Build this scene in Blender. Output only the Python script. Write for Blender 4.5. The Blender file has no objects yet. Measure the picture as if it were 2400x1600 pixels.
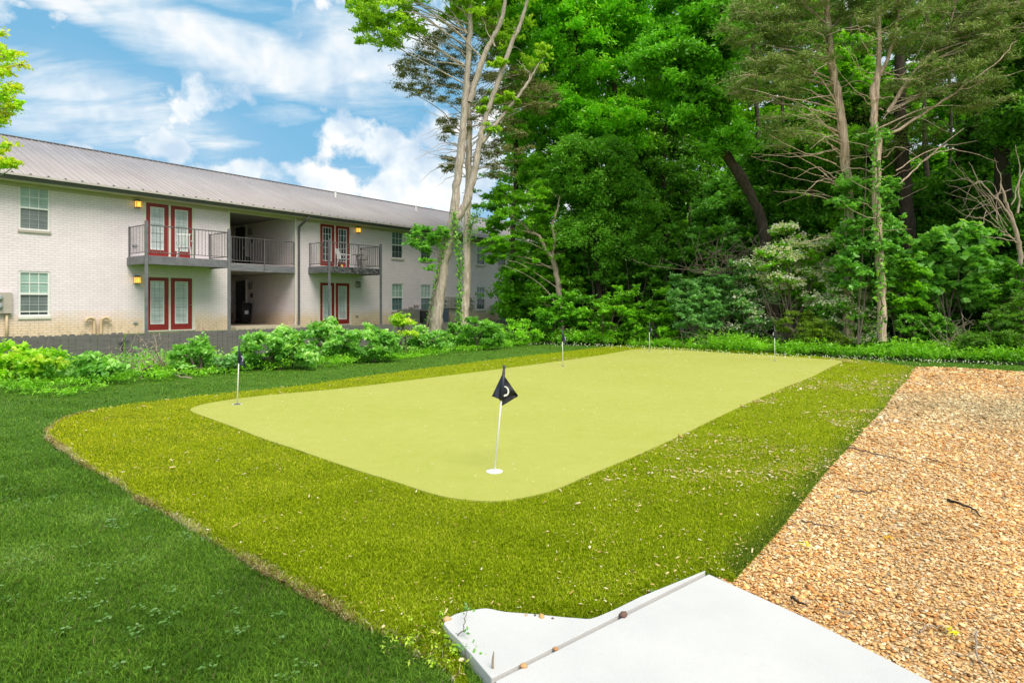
import bpy, bmesh, math, random
import numpy as np
from mathutils import Vector
from mathutils.geometry import tessellate_polygon

R = np.random.default_rng(7)
random.seed(7)
C = bpy.context.scene.collection
F = 1428.0          # focal length of the photograph, in its own pixels
CAMH = 1.5
HOR = 710.0

def P(x, y, Y):
    """point at distance Y in front of the viewpoint seen at photo position x, y"""
    return np.array([(x - 1200.0) / F * Y, Y, CAMH + (HOR - y) / F * Y])

def G(x, y, z=0.0):
    """point of the plane at height z seen at photo position x, y"""
    Y = F * (CAMH - z) / (y - HOR)
    return np.array([(x - 1200.0) / F * Y, Y, z])

# ------------------------------------------------------------------ objects
def wloc(p):
    v = Vector((0, 0, 0))
    while p is not None:
        v += p.location
        p = p.parent
    return np.array(v)

def mesh_np(name, V, faces, col=None, smooth=False):
    """faces: list of int arrays (n,k)"""
    me = bpy.data.meshes.new(name)
    V = np.asarray(V, dtype=np.float32)
    me.vertices.add(len(V))
    me.vertices.foreach_set('co', V.ravel())
    loops = np.concatenate([f.ravel() for f in faces]).astype(np.int32)
    sizes = np.concatenate([np.full(len(f), f.shape[1]) for f in faces]).astype(np.int32)
    starts = np.concatenate([[0], np.cumsum(sizes)[:-1]]).astype(np.int32)
    me.loops.add(len(loops))
    me.loops.foreach_set('vertex_index', loops)
    me.polygons.add(len(sizes))
    me.polygons.foreach_set('loop_start', starts)
    try:
        me.polygons.foreach_set('loop_total', sizes)
    except Exception:
        pass
    me.update(calc_edges=True)
    if col is not None:
        a = me.color_attributes.new('Col', 'FLOAT_COLOR', 'POINT')
        c4 = np.ones((len(V), 4), dtype=np.float32)
        c4[:, :3] = col
        a.data.foreach_set('color', c4.ravel())
    if smooth:
        me.polygons.foreach_set('use_smooth', np.ones(len(sizes), dtype=bool))
    return me

def link(name, me, mat, parent=None, world=True):
    o = bpy.data.objects.new(name, me)
    C.objects.link(o)
    if mat is not None and not me.materials:
        me.materials.append(mat)
    if parent is not None:
        if world:
            off = wloc(parent)
            n = len(me.vertices)
            co = np.empty(n * 3, dtype=np.float32)
            me.vertices.foreach_get('co', co)
            co = co.reshape(-1, 3) - off.astype(np.float32)
            me.vertices.foreach_set('co', co.ravel())
            me.update()
        o.parent = parent
    return o

def tag(o, label=None, cat=None, group=None, kind=None):
    if label: o['label'] = label
    if cat: o['category'] = cat
    if group: o['group'] = group
    if kind: o['kind'] = kind
    return o

def thing(name, label, cat, loc=(0, 0, 0), group=None, rotz=0.0):
    o = bpy.data.objects.new(name, None)
    o.empty_display_size = 0.2
    C.objects.link(o)
    o.location = tuple(float(v) for v in loc)
    o.rotation_euler = (0, 0, rotz)
    return tag(o, label, cat, group)

def copy_tree(o, parent=None):
    c = o.copy()
    C.objects.link(c)
    c.parent = parent
    for ch in list(o.children):
        copy_tree(ch, c)
    return c

class MB:
    """collects simple solids, built as one mesh"""
    def __init__(s):
        s.v = []; s.f = []
    def add(s, vs, fs):
        n = len(s.v)
        s.v += [tuple(map(float, v)) for v in vs]
        s.f += [tuple(n + i for i in f) for f in fs]
    def box(s, x0, x1, y0, y1, z0, z1):
        s.add([(x0,y0,z0),(x1,y0,z0),(x1,y1,z0),(x0,y1,z0),(x0,y0,z1),(x1,y0,z1),(x1,y1,z1),(x0,y1,z1)],
              [(0,3,2,1),(4,5,6,7),(0,1,5,4),(1,2,6,5),(2,3,7,6),(3,0,4,7)])
    def quad(s, a, b, c, d):
        s.add([a,b,c,d], [(0,1,2,3)])
    def tube(s, pts, rad, n=8, caps=True):
        V, Fq = tube(np.array(pts, float), np.array(rad, float) if np.ndim(rad) else np.full(len(pts), rad), n)
        fs = [tuple(f) for f in Fq]
        if caps:
            fs.append(tuple(range(n))[::-1]); fs.append(tuple(range(len(V) - n, len(V))))
        s.add(V, fs)
    def cyl(s, c, r, z0, z1, n=24, r2=None):
        r2 = r if r2 is None else r2
        v = [(c[0]+r*math.cos(2*math.pi*i/n), c[1]+r*math.sin(2*math.pi*i/n), z0) for i in range(n)]
        v += [(c[0]+r2*math.cos(2*math.pi*i/n), c[1]+r2*math.sin(2*math.pi*i/n), z1) for i in range(n)]
        f = [(i,(i+1)%n,n+(i+1)%n,n+i) for i in range(n)] + [tuple(range(n))[::-1], tuple(range(n,2*n))]
        s.add(v, f)
    def build(s, name, mat, parent=None, bevel=0.0, smooth=False, world=False):
        me = bpy.data.meshes.new(name)
        me.from_pydata(s.v, [], s.f)
        me.update()
        if smooth:
            me.polygons.foreach_set('use_smooth', np.ones(len(me.polygons), dtype=bool))
        o = link(name, me, mat, parent, world)
        if bevel:
            m = o.modifiers.new('bevel', 'BEVEL'); m.width = bevel; m.segments = 2; m.limit_method = 'ANGLE'
        return o

def tube(pts, rad, n=8):
    pts = np.asarray(pts, float)
    T = np.gradient(pts, axis=0)
    T /= (np.linalg.norm(T, axis=1, keepdims=True) + 1e-9)
    ref = np.array([0.31, 0.95, 0.05]) if abs(T[:, 2]).mean() > .5 else np.array([0.05, 0.1, 1.0])
    A = np.cross(T, ref); A /= (np.linalg.norm(A, axis=1, keepdims=True) + 1e-9)
    B = np.cross(T, A)
    th = np.arange(n) * 2 * math.pi / n
    V = pts[:, None, :] + rad[:, None, None] * (np.cos(th)[None, :, None] * A[:, None, :] + np.sin(th)[None, :, None] * B[:, None, :])
    V = V.reshape(-1, 3)
    k = len(pts)
    i = np.arange(k - 1)[:, None] * n; j = np.arange(n)[None, :]; j2 = (j + 1) % n
    Fq = np.stack([i + j, i + j2, i + n + j2, i + n + j], axis=-1).reshape(-1, 4)
    return V, Fq

def spline(pts, k=6, closed=False):
    """Catmull-Rom through pts"""
    pts = np.asarray(pts, float); n = len(pts); out = []
    rng_ = range(n) if closed else range(n - 1)
    for i in rng_:
        if closed:
            p0, p1, p2, p3 = pts[(i-1) % n], pts[i], pts[(i+1) % n], pts[(i+2) % n]
        else:
            p1, p2 = pts[i], pts[i+1]
            p0 = pts[i-1] if i > 0 else 2*p1 - p2
            p3 = pts[i+2] if i + 2 < n else 2*p2 - p1
        for t in np.linspace(0, 1, k, endpoint=False):
            out.append(0.5*((2*p1) + (-p0+p2)*t + (2*p0-5*p1+4*p2-p3)*t*t + (-p0+3*p1-3*p2+p3)*t**3))
    if not closed:
        out.append(pts[-1])
    return np.array(out)

# ---------------------------------------------------------------- materials
def mat_new(name):
    m = bpy.data.materials.new(name)
    m.use_nodes = True
    nt = m.node_tree
    for n in list(nt.nodes):
        nt.nodes.remove(n)
    out = nt.nodes.new('ShaderNodeOutputMaterial')
    b = nt.nodes.new('ShaderNodeBsdfPrincipled')
    nt.links.new(b.outputs[0], out.inputs[0])
    return m, nt, b, out

def N(nt, kind, **kw):
    n = nt.nodes.new(kind)
    for k, v in kw.items():
        if k.startswith('i_'):
            key = k[2:]
            key = int(key) if key.isdigit() else key.replace('_', ' ')
            n.inputs[key].default_value = v
        else:
            setattr(n, k, v)
    return n

def ramp(nt, fac, stops):
    r = nt.nodes.new('ShaderNodeValToRGB')
    el = r.color_ramp.elements
    while len(el) > 1:
        el.remove(el[-1])
    el[0].position = stops[0][0]; el[0].color = (*stops[0][1], 1)
    for p, c in stops[1:]:
        e = el.new(p); e.color = (*c, 1)
    nt.links.new(fac, r.inputs[0])
    return r.outputs[0]

def math_(nt, op, a, b=None, clamp=False):
    n = nt.nodes.new('ShaderNodeMath'); n.operation = op; n.use_clamp = clamp
    for i, v in enumerate((a, b)):
        if v is None: continue
        if isinstance(v, (int, float)): n.inputs[i].default_value = v
        else: nt.links.new(v, n.inputs[i])
    return n.outputs[0]

def mixc(nt, fac, a, b, mode='MIX'):
    n = nt.nodes.new('ShaderNodeMix'); n.data_type = 'RGBA'; n.blend_type = mode; n.clamp_factor = True
    if isinstance(fac, (int, float)): n.inputs[0].default_value = fac
    else: nt.links.new(fac, n.inputs[0])
    for i, v in ((6, a), (7, b)):
        if isinstance(v, tuple): n.inputs[i].default_value = (*v, 1)
        else: nt.links.new(v, n.inputs[i])
    return n.outputs[2]

def noise(nt, vec, scale, detail=4, rough=.6, dist=0.0, out='Fac'):
    n = N(nt, 'ShaderNodeTexNoise')
    n.inputs['Scale'].default_value = scale; n.inputs['Detail'].default_value = detail
    n.inputs['Roughness'].default_value = rough; n.inputs['Distortion'].default_value = dist
    if vec is not None: nt.links.new(vec, n.inputs['Vector'])
    return n.outputs[out]

def objco(nt, scale=None, out='Object'):
    t = nt.nodes.new('ShaderNodeTexCoord').outputs[out]
    if scale is not None:
        m = nt.nodes.new('ShaderNodeMapping'); m.inputs['Scale'].default_value = scale
        nt.links.new(t, m.inputs['Vector']); return m.outputs[0]
    return t

def bump(nt, b, h, strength=.3, dist=.01):
    n = nt.nodes.new('ShaderNodeBump'); n.inputs['Strength'].default_value = strength; n.inputs['Distance'].default_value = dist
    nt.links.new(h, n.inputs['Height']); nt.links.new(n.outputs[0], b.inputs['Normal'])

def simple(name, col, rough=.6, var=.12, scale=6.0, metal=0.0, spec=.5, bmp=0.0, bscale=40.0):
    m, nt, b, o = mat_new(name)
    v = objco(nt)
    f = noise(nt, v, scale, 5, .65)
    lo = tuple(c * (1 - var) for c in col); hi = tuple(min(1, c * (1 + var)) for c in col)
    nt.links.new(ramp(nt, f, [(.3, lo), (.7, hi)]), b.inputs['Base Color'])
    b.inputs['Roughness'].default_value = rough; b.inputs['Metallic'].default_value = metal
    b.inputs['Specular IOR Level'].default_value = spec
    if bmp: bump(nt, b, noise(nt, v, bscale, 4), bmp, .01)
    return m

def attr_mat(name, rough=.5, transl=.3, spec=.4, tint=(1, 1, 1), ttint=(1.25, 1.25, .5), nz=0.0, nscale=30):
    """colour comes from the mesh's own Col attribute"""
    m, nt, b, out = mat_new(name)
    a = nt.nodes.new('ShaderNodeAttribute'); a.attribute_name = 'Col'
    c = a.outputs['Color']
    if nz:
        v = objco(nt)
        f = noise(nt, v, nscale, 4)
        k = ramp(nt, f, [(.25, (1-nz,)*3), (.75, (1+nz,)*3)])
        c = mixc(nt, 1.0, c, k, 'MULTIPLY')
    nt.links.new(c, b.inputs['Base Color'])
    b.inputs['Roughness'].default_value = rough
    b.inputs['Specular IOR Level'].default_value = spec
    if transl:
        t = nt.nodes.new('ShaderNodeBsdfTranslucent')
        c2 = mixc(nt, 1.0, c, ttint, 'MULTIPLY')
        nt.links.new(c2, t.inputs[0])
        mx = nt.nodes.new('ShaderNodeMixShader'); mx.inputs[0].default_value = transl
        nt.links.new(b.outputs[0], mx.inputs[1]); nt.links.new(t.outputs[0], mx.inputs[2])
        nt.links.new(mx.outputs[0], out.inputs[0])
    return m

M = {}
M['leaf'] = attr_mat('leaf', .40, .45, .42)
M['needle'] = attr_mat('needle', .6, .15, .3)
M['grass'] = attr_mat('grass', .6, .3, .10, ttint=(1.2, 1.2, .5))
M['turf'] = attr_mat('turf_blades', .6, .25, .06)
M['pebble'] = attr_mat('pebble', .75, 0, .3, nz=.12, nscale=120)

def bark(name, dark, light, zs=3.0, xs=22.0):
    m, nt, b, o = mat_new(name)
    v = objco(nt, (xs, xs, zs))
    f = noise(nt, v, 1.0, 6, .7, .6)
    v2 = objco(nt)
    g = noise(nt, v2, 1.3, 3)
    c = ramp(nt, f, [(.32, dark), (.5, tuple((a+b_)/2 for a, b_ in zip(dark, light))), (.68, light)])
    c = mixc(nt, ramp(nt, g, [(.5, (0,)*3), (.75, (.55,)*3)]), c, tuple(x*.45 for x in light))
    nt.links.new(c, b.inputs['Base Color']); b.inputs['Roughness'].default_value = .85
    b.inputs['Specular IOR Level'].default_value = .2
    bump(nt, b, f, .9, .03)
    return m
M['bark_grey'] = bark('bark_grey', (.22, .175, .145), (.68, .59, .51))
M['bark_pale'] = bark('bark_pale', (.26, .19, .14), (.86, .74, .64), 2.0, 14)
M['bark_dark'] = bark('bark_dark', (.02, .016, .012), (.10, .08, .06))
M['bark_cedar'] = bark('bark_cedar', (.20, .13, .09), (.85, .66, .52), 1.5, 18)
M['twig_pale'] = bark('twig_pale', (.25, .19, .14), (.58, .48, .38))
M['twig_grey'] = bark('twig_grey', (.09, .07, .055), (.26, .21, .17))

# ============================================================ camera, light, sky
cam_d = bpy.data.cameras.new('camera')
cam = bpy.data.objects.new('camera', cam_d)
C.objects.link(cam)
cam.location = (0, 0, CAMH)
cam.rotation_euler = (math.radians(90), 0, 0)
cam_d.sensor_width = 36.0
cam_d.lens = F / 2400 * 36
cam_d.shift_y = -(800 - HOR) / 2400
cam_d.clip_start = 0.05
cam_d.clip_end = 3000
bpy.context.scene.camera = cam
sc = bpy.context.scene
sc.view_settings.view_transform = 'Standard'
sc.view_settings.look = 'None'
sc.view_settings.exposure = 0
sc.render.engine = 'CYCLES'
sc.cycles.use_denoising = True
sc.cycles.max_bounces = 5
sc.cycles.use_adaptive_sampling = True
sc.cycles.adaptive_threshold = .02
sc.cycles.diffuse_bounces = 3
sc.cycles.transmission_bounces = 3
sc.cycles.caustics_reflective = False
sc.cycles.caustics_refractive = False

SUN_DIR = np.array([0.36, -0.62, 0.98]); SUN_DIR /= np.linalg.norm(SUN_DIR)
sun_d = bpy.data.lights.new('sun', 'SUN')
sun_d.energy = 4.0
sun_d.angle = math.radians(34)
sun_d.color = (1.0, .92, .80)
sun = bpy.data.objects.new('sun', sun_d)
C.objects.link(sun)
sun.location = tuple(SUN_DIR * 60)
sun.rotation_euler = Vector(tuple(SUN_DIR)).to_track_quat('Z', 'Y').to_euler()

w = bpy.data.worlds.new('World')
sc.world = w
w.use_nodes = True
nt = w.node_tree
for n in list(nt.nodes): nt.nodes.remove(n)
wo = nt.nodes.new('ShaderNodeOutputWorld')
bg = nt.nodes.new('ShaderNodeBackground')
nt.links.new(bg.outputs[0], wo.inputs[0])
bg.inputs[1].default_value = 0.11
sky = nt.nodes.new('ShaderNodeTexSky')
sky.sky_type = 'NISHITA'
sky.sun_disc = False
sky.sun_elevation = math.asin(SUN_DIR[2])
sky.sun_rotation = math.atan2(SUN_DIR[0], SUN_DIR[1])
sky.air_density = 1.0; sky.dust_density = .6; sky.ozone_density = 2.0
tc = nt.nodes.new('ShaderNodeTexCoord')
sep = nt.nodes.new('ShaderNodeSeparateXYZ')
nt.links.new(tc.outputs['Generated'], sep.inputs[0])
az = math_(nt, 'ARCTAN2', sep.outputs[0], sep.outputs[1])
el = math_(nt, 'ARCSINE', sep.outputs[2])
# cloud layer seen in perspective: the direction hits a flat layer overhead
zz = math_(nt, 'ADD', math_(nt, 'MAXIMUM', sep.outputs[2], 0.0), 0.16)
cmb = nt.nodes.new('ShaderNodeCombineXYZ')
nt.links.new(math_(nt, 'DIVIDE', sep.outputs[0], zz), cmb.inputs[0])
nt.links.new(math_(nt, 'DIVIDE', sep.outputs[1], zz), cmb.inputs[1])
mp = nt.nodes.new('ShaderNodeMapping')
mp.inputs['Rotation'].default_value = (0, 0, math.radians(-14)); mp.inputs['Scale'].default_value = (.55, 1.5, 1)
mp.inputs['Location'].default_value = (2.1, .4, 0)
nt.links.new(cmb.outputs[0], mp.inputs[0])
streak = noise(nt, mp.outputs[0], 2.3, 6, .62, .6)
puff = noise(nt, tc.outputs['Generated'], 12.0, 7, .55, .2)

def blob(x, y, rx, ry, tilt, amp):
    """soft cloud bank around one bearing and height of the sky (photo positions turned into angles)"""
    a0 = math.atan2(x - 1200, F); k = math.hypot(x - 1200, F)
    e0 = math.atan2(HOR - y, k)
    ra = rx / F * math.cos(a0) ** 2; re = ry / k
    da = math_(nt, 'SUBTRACT', az, a0); de = math_(nt, 'SUBTRACT', el, e0)
    c, s = math.cos(tilt), math.sin(tilt)
    u = math_(nt, 'DIVIDE', math_(nt, 'ADD', math_(nt, 'MULTIPLY', da, c), math_(nt, 'MULTIPLY', de, s)), ra)
    v = math_(nt, 'DIVIDE', math_(nt, 'SUBTRACT', math_(nt, 'MULTIPLY', de, c), math_(nt, 'MULTIPLY', da, s)), re)
    d = math_(nt, 'ADD', math_(nt, 'MULTIPLY', u, u), math_(nt, 'MULTIPLY', v, v))
    g = math_(nt, 'POWER', math_(nt, 'MAXIMUM', math_(nt, 'SUBTRACT', 1.0, math_(nt, 'MULTIPLY', d, .28)), 0.0), 2.0)
    return math_(nt, 'MULTIPLY', g, amp)

def smax(lst):
    r = lst[0]
    for q in lst[1:]:
        r = math_(nt, 'MAXIMUM', r, q)
    return r
T = math.radians
wisps = smax([blob(590, 135, 300, 60, T(-9), .78), blob(230, 250, 330, 75, T(-14), .52), blob(160, 12, 110, 26, T(-10), .5),
              blob(860, 150, 150, 55, T(-8), .64), blob(60, 180, 130, 60, T(-10), .42), blob(560, 10, 160, 20, 0, .42), blob(160, 300, 300, 60, T(-8), .42),
              blob(660, 262, 90, 30, T(12), .36), blob(800, 50, 170, 40, T(10), .42), blob(420, 70, 150, 25, T(-5), .4)])
puffs = smax([blob(880, 350, 90, 50, 0, .72), blob(950, 440, 190, 55, 0, .78), blob(1010, 300, 70, 60, 0, .58), blob(800, 420, 60, 28, 0, .7), blob(1180, 350, 130, 170, 0, .62),
              blob(372, 346, 80, 30, T(-4), .5), blob(600, 392, 85, 28, 0, .62), blob(520, 400, 60, 16, 0, .55), blob(1230, 120, 160, 160, 0, .62),
              blob(1700, 300, 460, 330, 0, .62), blob(2300, 300, 400, 330, 0, .6), blob(190, 348, 40, 14, 0, .3)])
haze = smax([blob(250, 300, 330, 100, T(-8), .30), blob(620, 480, 700, 70, 0, .36)])
w1 = math_(nt, 'ADD', math_(nt, 'MULTIPLY', math_(nt, 'SUBTRACT', streak, .5), 2.4), math_(nt, 'MULTIPLY', wisps, 1.55))
fine = noise(nt, mp.outputs[0], 9.0, 4, .6, .3)
w1 = math_(nt, 'ADD', w1, math_(nt, 'MULTIPLY', math_(nt, 'SUBTRACT', fine, .5), .45))
w1 = math_(nt, 'MULTIPLY', math_(nt, 'SUBTRACT', w1, .2), 1.5, True)
w2 = math_(nt, 'ADD', math_(nt, 'MULTIPLY', math_(nt, 'SUBTRACT', puff, .5), 3.4), math_(nt, 'MULTIPLY', puffs, 1.2))
w2 = math_(nt, 'MULTIPLY', math_(nt, 'SUBTRACT', w2, .22), 3.0, True)
mask = math_(nt, 'MAXIMUM', math_(nt, 'MULTIPLY', w1, .86), math_(nt, 'MULTIPLY', w2, .96))
mask = math_(nt, 'MAXIMUM', mask, haze)
# unseen bright cloud added behind and overhead, to neutralise the ambient light
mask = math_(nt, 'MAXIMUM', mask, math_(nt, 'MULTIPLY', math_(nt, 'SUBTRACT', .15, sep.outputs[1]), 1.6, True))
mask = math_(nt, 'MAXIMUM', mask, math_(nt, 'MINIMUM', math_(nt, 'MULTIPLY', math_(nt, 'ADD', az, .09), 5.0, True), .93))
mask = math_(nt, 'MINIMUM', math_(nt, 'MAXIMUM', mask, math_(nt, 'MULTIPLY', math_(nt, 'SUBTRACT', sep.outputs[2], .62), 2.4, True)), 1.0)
shade = noise(nt, tc.outputs['Generated'], 13.0, 3, .55, .2)
ccol = ramp(nt, shade, [(.36, (5.6, 6.9, 8.3)), (.50, (8.0, 8.7, 9.2)), (.62, (10.0, 9.8, 9.5))])
skyc = mixc(nt, 1.0, sky.outputs[0], (1.0, 1.0, 1.0), 'MULTIPLY')
blue = mixc(nt, .80, skyc, (2.0, 5.1, 7.7))
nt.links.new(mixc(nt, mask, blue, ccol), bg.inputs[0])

# ============================================================ ground
U = np.array([1073.0, 1428.0]); U /= np.linalg.norm(U)        # along the building
Nn = np.array([U[1], -U[0]])                                  # out of its face, towards the green
def terrain(x, y):
    q = -(x * Nn[0] + y * Nn[1])
    t = np.clip((q - 16.9) / 4.0, 0, 1)
    return .42 * t * t * (3 - 2 * t)

def in_poly(pts, poly):
    x, y = pts[:, 0], pts[:, 1]
    inside = np.zeros(len(pts), bool)
    n = len(poly)
    for i in range(n):
        x1, y1 = poly[i][:2]; x2, y2 = poly[(i + 1) % n][:2]
        c = (y1 > y) != (y2 > y)
        if abs(y2 - y1) < 1e-12: continue
        xi = (x2 - x1) * (y - y1) / (y2 - y1) + x1
        inside ^= c & (x < xi)
    return inside

def edge_dist(pts, poly):
    d = np.full(len(pts), 1e9)
    n = len(poly)
    for i in range(n):
        a = np.array(poly[i][:2]); b = np.array(poly[(i + 1) % n][:2])
        ab = b - a; L = (ab ** 2).sum() + 1e-12
        t = np.clip(((pts[:, :2] - a) @ ab) / L, 0, 1)
        q = a + t[:, None] * ab
        d = np.minimum(d, np.hypot(pts[:, 0] - q[:, 0], pts[:, 1] - q[:, 1]))
    return d

def sheet(name, poly, z, mat, skirt=0.0, kind='structure', parent=None):
    poly = [tuple(p[:2]) for p in poly]
    tris = tessellate_polygon([[Vector((x, y, 0)) for x, y in poly]])
    v = [(x, y, z) for x, y in poly]; f = []
    for t in tris:
        a, b, c = t
        cr = (poly[b][0]-poly[a][0])*(poly[c][1]-poly[a][1]) - (poly[b][1]-poly[a][1])*(poly[c][0]-poly[a][0])
        f.append((a, b, c) if cr > 0 else (a, c, b))
    if skirt:
        n = len(v); v += [(x, y, z - skirt) for x, y in poly]
        area = sum(poly[i][0]*poly[(i+1) % n][1] - poly[(i+1) % n][0]*poly[i][1] for i in range(n))
        for i in range(n):
            j = (i + 1) % n
            f.append((i, n+i, n+j, j) if area > 0 else (i, j, n+j, n+i))
    me = bpy.data.meshes.new(name); me.from_pydata(v, [], f); me.update()
    o = link(name, me, mat, parent)
    if kind: o['kind'] = kind
    return o

# putting surface, traced from the photograph onto the ground plane
GREEN_PX = [(446,961),(465,950),(516.6,939.6),(620,926),(800,910),(1000,886),(1186,862.5),(1318.6,845),(1420,830),(1478.7,819.5),(1516.6,817.7),(1600,820.5),
            (1654,823.6),(1800,832),(1944,842.5),(1973.7,846.6),(1945,860),(1903,882),(1841,906),(1762,940),(1680,978),(1600,1017),(1500,1063),
            (1389,1108),(1320,1139),(1251,1160),(1165,1173),(1079,1168.5),(1010,1155),(924,1127),(837.7,1101),(734,1066),(689,1050),(620,1028),(551,1001),(482,976)]
FRINGE_PX = [(109.5,1013.6),(115,1003),(138,984),(172,972),(224,960),(310,946.5),(413,934),(500,924),(620,912),(704,903.7),(806,888.7),(908,875),(1044,857),
             (1180,840),(1300,826),(1400,814),(1470,808),(1600,812.5),(1700,818),(1850,829),(2000,842),(2146,859),(2129,887),(2099,916),(2075,952),(2030,1000),(1988,1048),
             (1940,1099),(1880,1174),(1820,1249),(1784,1288),(1719,1361),(1655,1338),(1500,1399),(1402.6,1446),(1354,1449),(1251,1439),(1182,1434),
             (1141,1427),(1096,1432),(1061,1442),(1039,1461),(1046,1480),(1060,1520),(1085,1560),(1096,1600),(1110,1640),(1085,1640),(1068,1592),(1044,1559),(993,1535),(924,1490),(838,1456),(762,1410),(654,1354),
             (585,1313),(499,1265),(413,1211),(327,1168),(286,1136),(241,1110),(193,1086),(158,1058),(113.6,1027)]
ZF, ZG, ZS = .018, .030, .055
green = spline([G(x, y, ZG)[:2] for x, y in GREEN_PX], 3, True)
fringe = np.array([G(x, y, ZF)[:2] for x, y in FRINGE_PX])
slab_r = [G(1655, 1338, ZS)[:2], G(1670, 1341, ZS)[:2], G(1896, 1449, ZS)[:2], G(2192, 1600, ZS)[:2]]
d_r = slab_r[3] - slab_r[2]; d_r /= np.linalg.norm(d_r)
d_j = G(1500, 1425, ZS)[:2] - G(1165, 1592, ZS)[:2]; d_j /= np.linalg.norm(d_j)
jt = G(1660, 1343, ZS)[:2]; jb = G(1165, 1592, ZS)[:2] - d_j * .01
main_slab = [jt + d_r*.004, slab_r[2], slab_r[3], slab_r[3] + d_r * 2.6, jb + d_r * 4.2, jb]
gap = -np.array([-d_j[1], d_j[0]]); 
if gap @ d_r > 0: gap = -gap
gap *= .016
SIDE_PX = [(1500,1399),(1402.6,1445),(1354,1449),(1251,1439),(1182,1433.7),(1141,1426),(1096,1432),(1061.6,1442),(1039,1461),(1052,1478),(1075,1500),(1110,1541),(1150,1588)]
side_slab = [jt + gap - d_j*.01, G(1653, 1337, ZS)[:2]] + list(spline([G(x, y, ZS)[:2] for x, y in SIDE_PX[:9]], 3)) + [G(x, y, ZS)[:2] for x, y in SIDE_PX[9:]] + [jb + gap]
# gravel bed
gr_far = [G(2146, 861)[:2], G(2240, 862)[:2], G(2400, 872)[:2]]
ext = gr_far[2] + (gr_far[2] - gr_far[1]) * 2.2
gravel = [G(1655, 1336)[:2], G(1784, 1286)[:2] - np.array([.1, 0]), G(1880, 1172)[:2] - np.array([.1, 0]), G(2030, 998)[:2] - np.array([.12, 0]), G(2125, 884)[:2] - np.array([.15, 0])] + gr_far + \
         [ext, np.array([ext[0] + 1, 1.0]), np.array([ext[0], -2.5]), np.array(slab_r[3]) + d_r * 2.6 + np.array([.0, -.6]), slab_r[3] + d_r*2 + np.array([-.1, -.1]), slab_r[2] + np.array([-.1, -.1])]
# woods
E0 = np.array([0.4, 22.6]); Ed = -(-Nn)                       # edge runs parallel to the building's end wall
wood = [E0 - Ed * 1.0, np.array([4.6, 20.4]), G(1800, 838)[:2] + np.array([0,.9]), G(2100, 848)[:2] + np.array([0,.6]), G(2400, 858)[:2] + np.array([0,.3]), G(2400, 858)[:2] + Ed * 30]
wood += [wood[-1] + U * 45, E0 - Ed * 1 + U * 60]

# materials of the ground
def lawn_mat():
    m, nt, b, o = mat_new('lawn')
    v = objco(nt)
    a = noise(nt, v, .7, 4); c = noise(nt, v, 9, 6, .7); f = noise(nt, objco(nt, (1, 1, 1)), 70, 5, .8)
    col = ramp(nt, f, [(.3, (.02, .065, .006)), (.5, (.075, .19, .014)), (.72, (.16, .33, .04))])
    col = mixc(nt, ramp(nt, c, [(.4, (0,)*3), (.7, (.5,)*3)]), col, (.08, .20, .02))
    col = mixc(nt, ramp(nt, a, [(.45, (0,)*3), (.7, (.35,)*3)]), col, (.11, .22, .03))
    nt.links.new(col, b.inputs['Base Color']); b.inputs['Roughness'].default_value = .8; b.inputs['Specular IOR Level'].default_value = .15
    bump(nt, b, f, .8, .03)
    return m
M['lawn'] = lawn_mat()

g1 = np.concatenate([[-900, -500, -250, -120, -80], np.arange(-60, 60.1, 1.0), [80, 120, 250, 500, 900]])
gx, gy = np.meshgrid(g1, g1 + 12)
gz = terrain(gx.ravel(), gy.ravel())
k = len(g1); ii = (np.arange(k-1)[:, None] * k + np.arange(k-1)[None, :]).ravel()
me = mesh_np('lawn', np.stack([gx.ravel(), gy.ravel(), gz], 1), [np.stack([ii, ii+1, ii+k+1, ii+k], 1)], smooth=True)
tag(link('lawn', me, M['lawn']), kind='structure')

def floor_mat():
    m, nt, b, o = mat_new('forest_floor')
    v = objco(nt)
    f = noise(nt, v, 14, 7, .75)
    nt.links.new(ramp(nt, f, [(.3, (.006, .008, .004)), (.55, (.02, .03, .01)), (.75, (.05, .045, .025))]), b.inputs['Base Color'])
    b.inputs['Roughness'].default_value = .95
    bump(nt, b, f, .7, .05)
    return m
sheet('forest_floor', wood, .012, floor_mat())

def green_mat():
    m, nt, b, o = mat_new('putting_green')
    v = objco(nt)
    a = noise(nt, v, .55, 3, .5); c = noise(nt, v, 5, 4, .6); f = noise(nt, v, 260, 3, .8); s = noise(nt, v, 75, 2, .5)
    col = ramp(nt, a, [(.35, (.40, .42, .085)), (.65, (.445, .455, .12))])
    col = mixc(nt, .5, col, ramp(nt, c, [(.3, (.39, .415, .08)), (.7, (.455, .465, .118))]))
    col = mixc(nt, 1.0, col, ramp(nt, f, [(.28, (.42,)*3), (.5, (1,)*3), (.72, (1.5,)*3)]), 'MULTIPLY')
    col = mixc(nt, ramp(nt, s, [(.77, (0,)*3), (.79, (.7,)*3)]), col, (.85, .82, .55))
    nt.links.new(col, b.inputs['Base Color']); b.inputs['Roughness'].default_value = .9; b.inputs['Specular IOR Level'].default_value = .1
    bump(nt, b, f, .55, .006)
    return m
M['green'] = green_mat()

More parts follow.
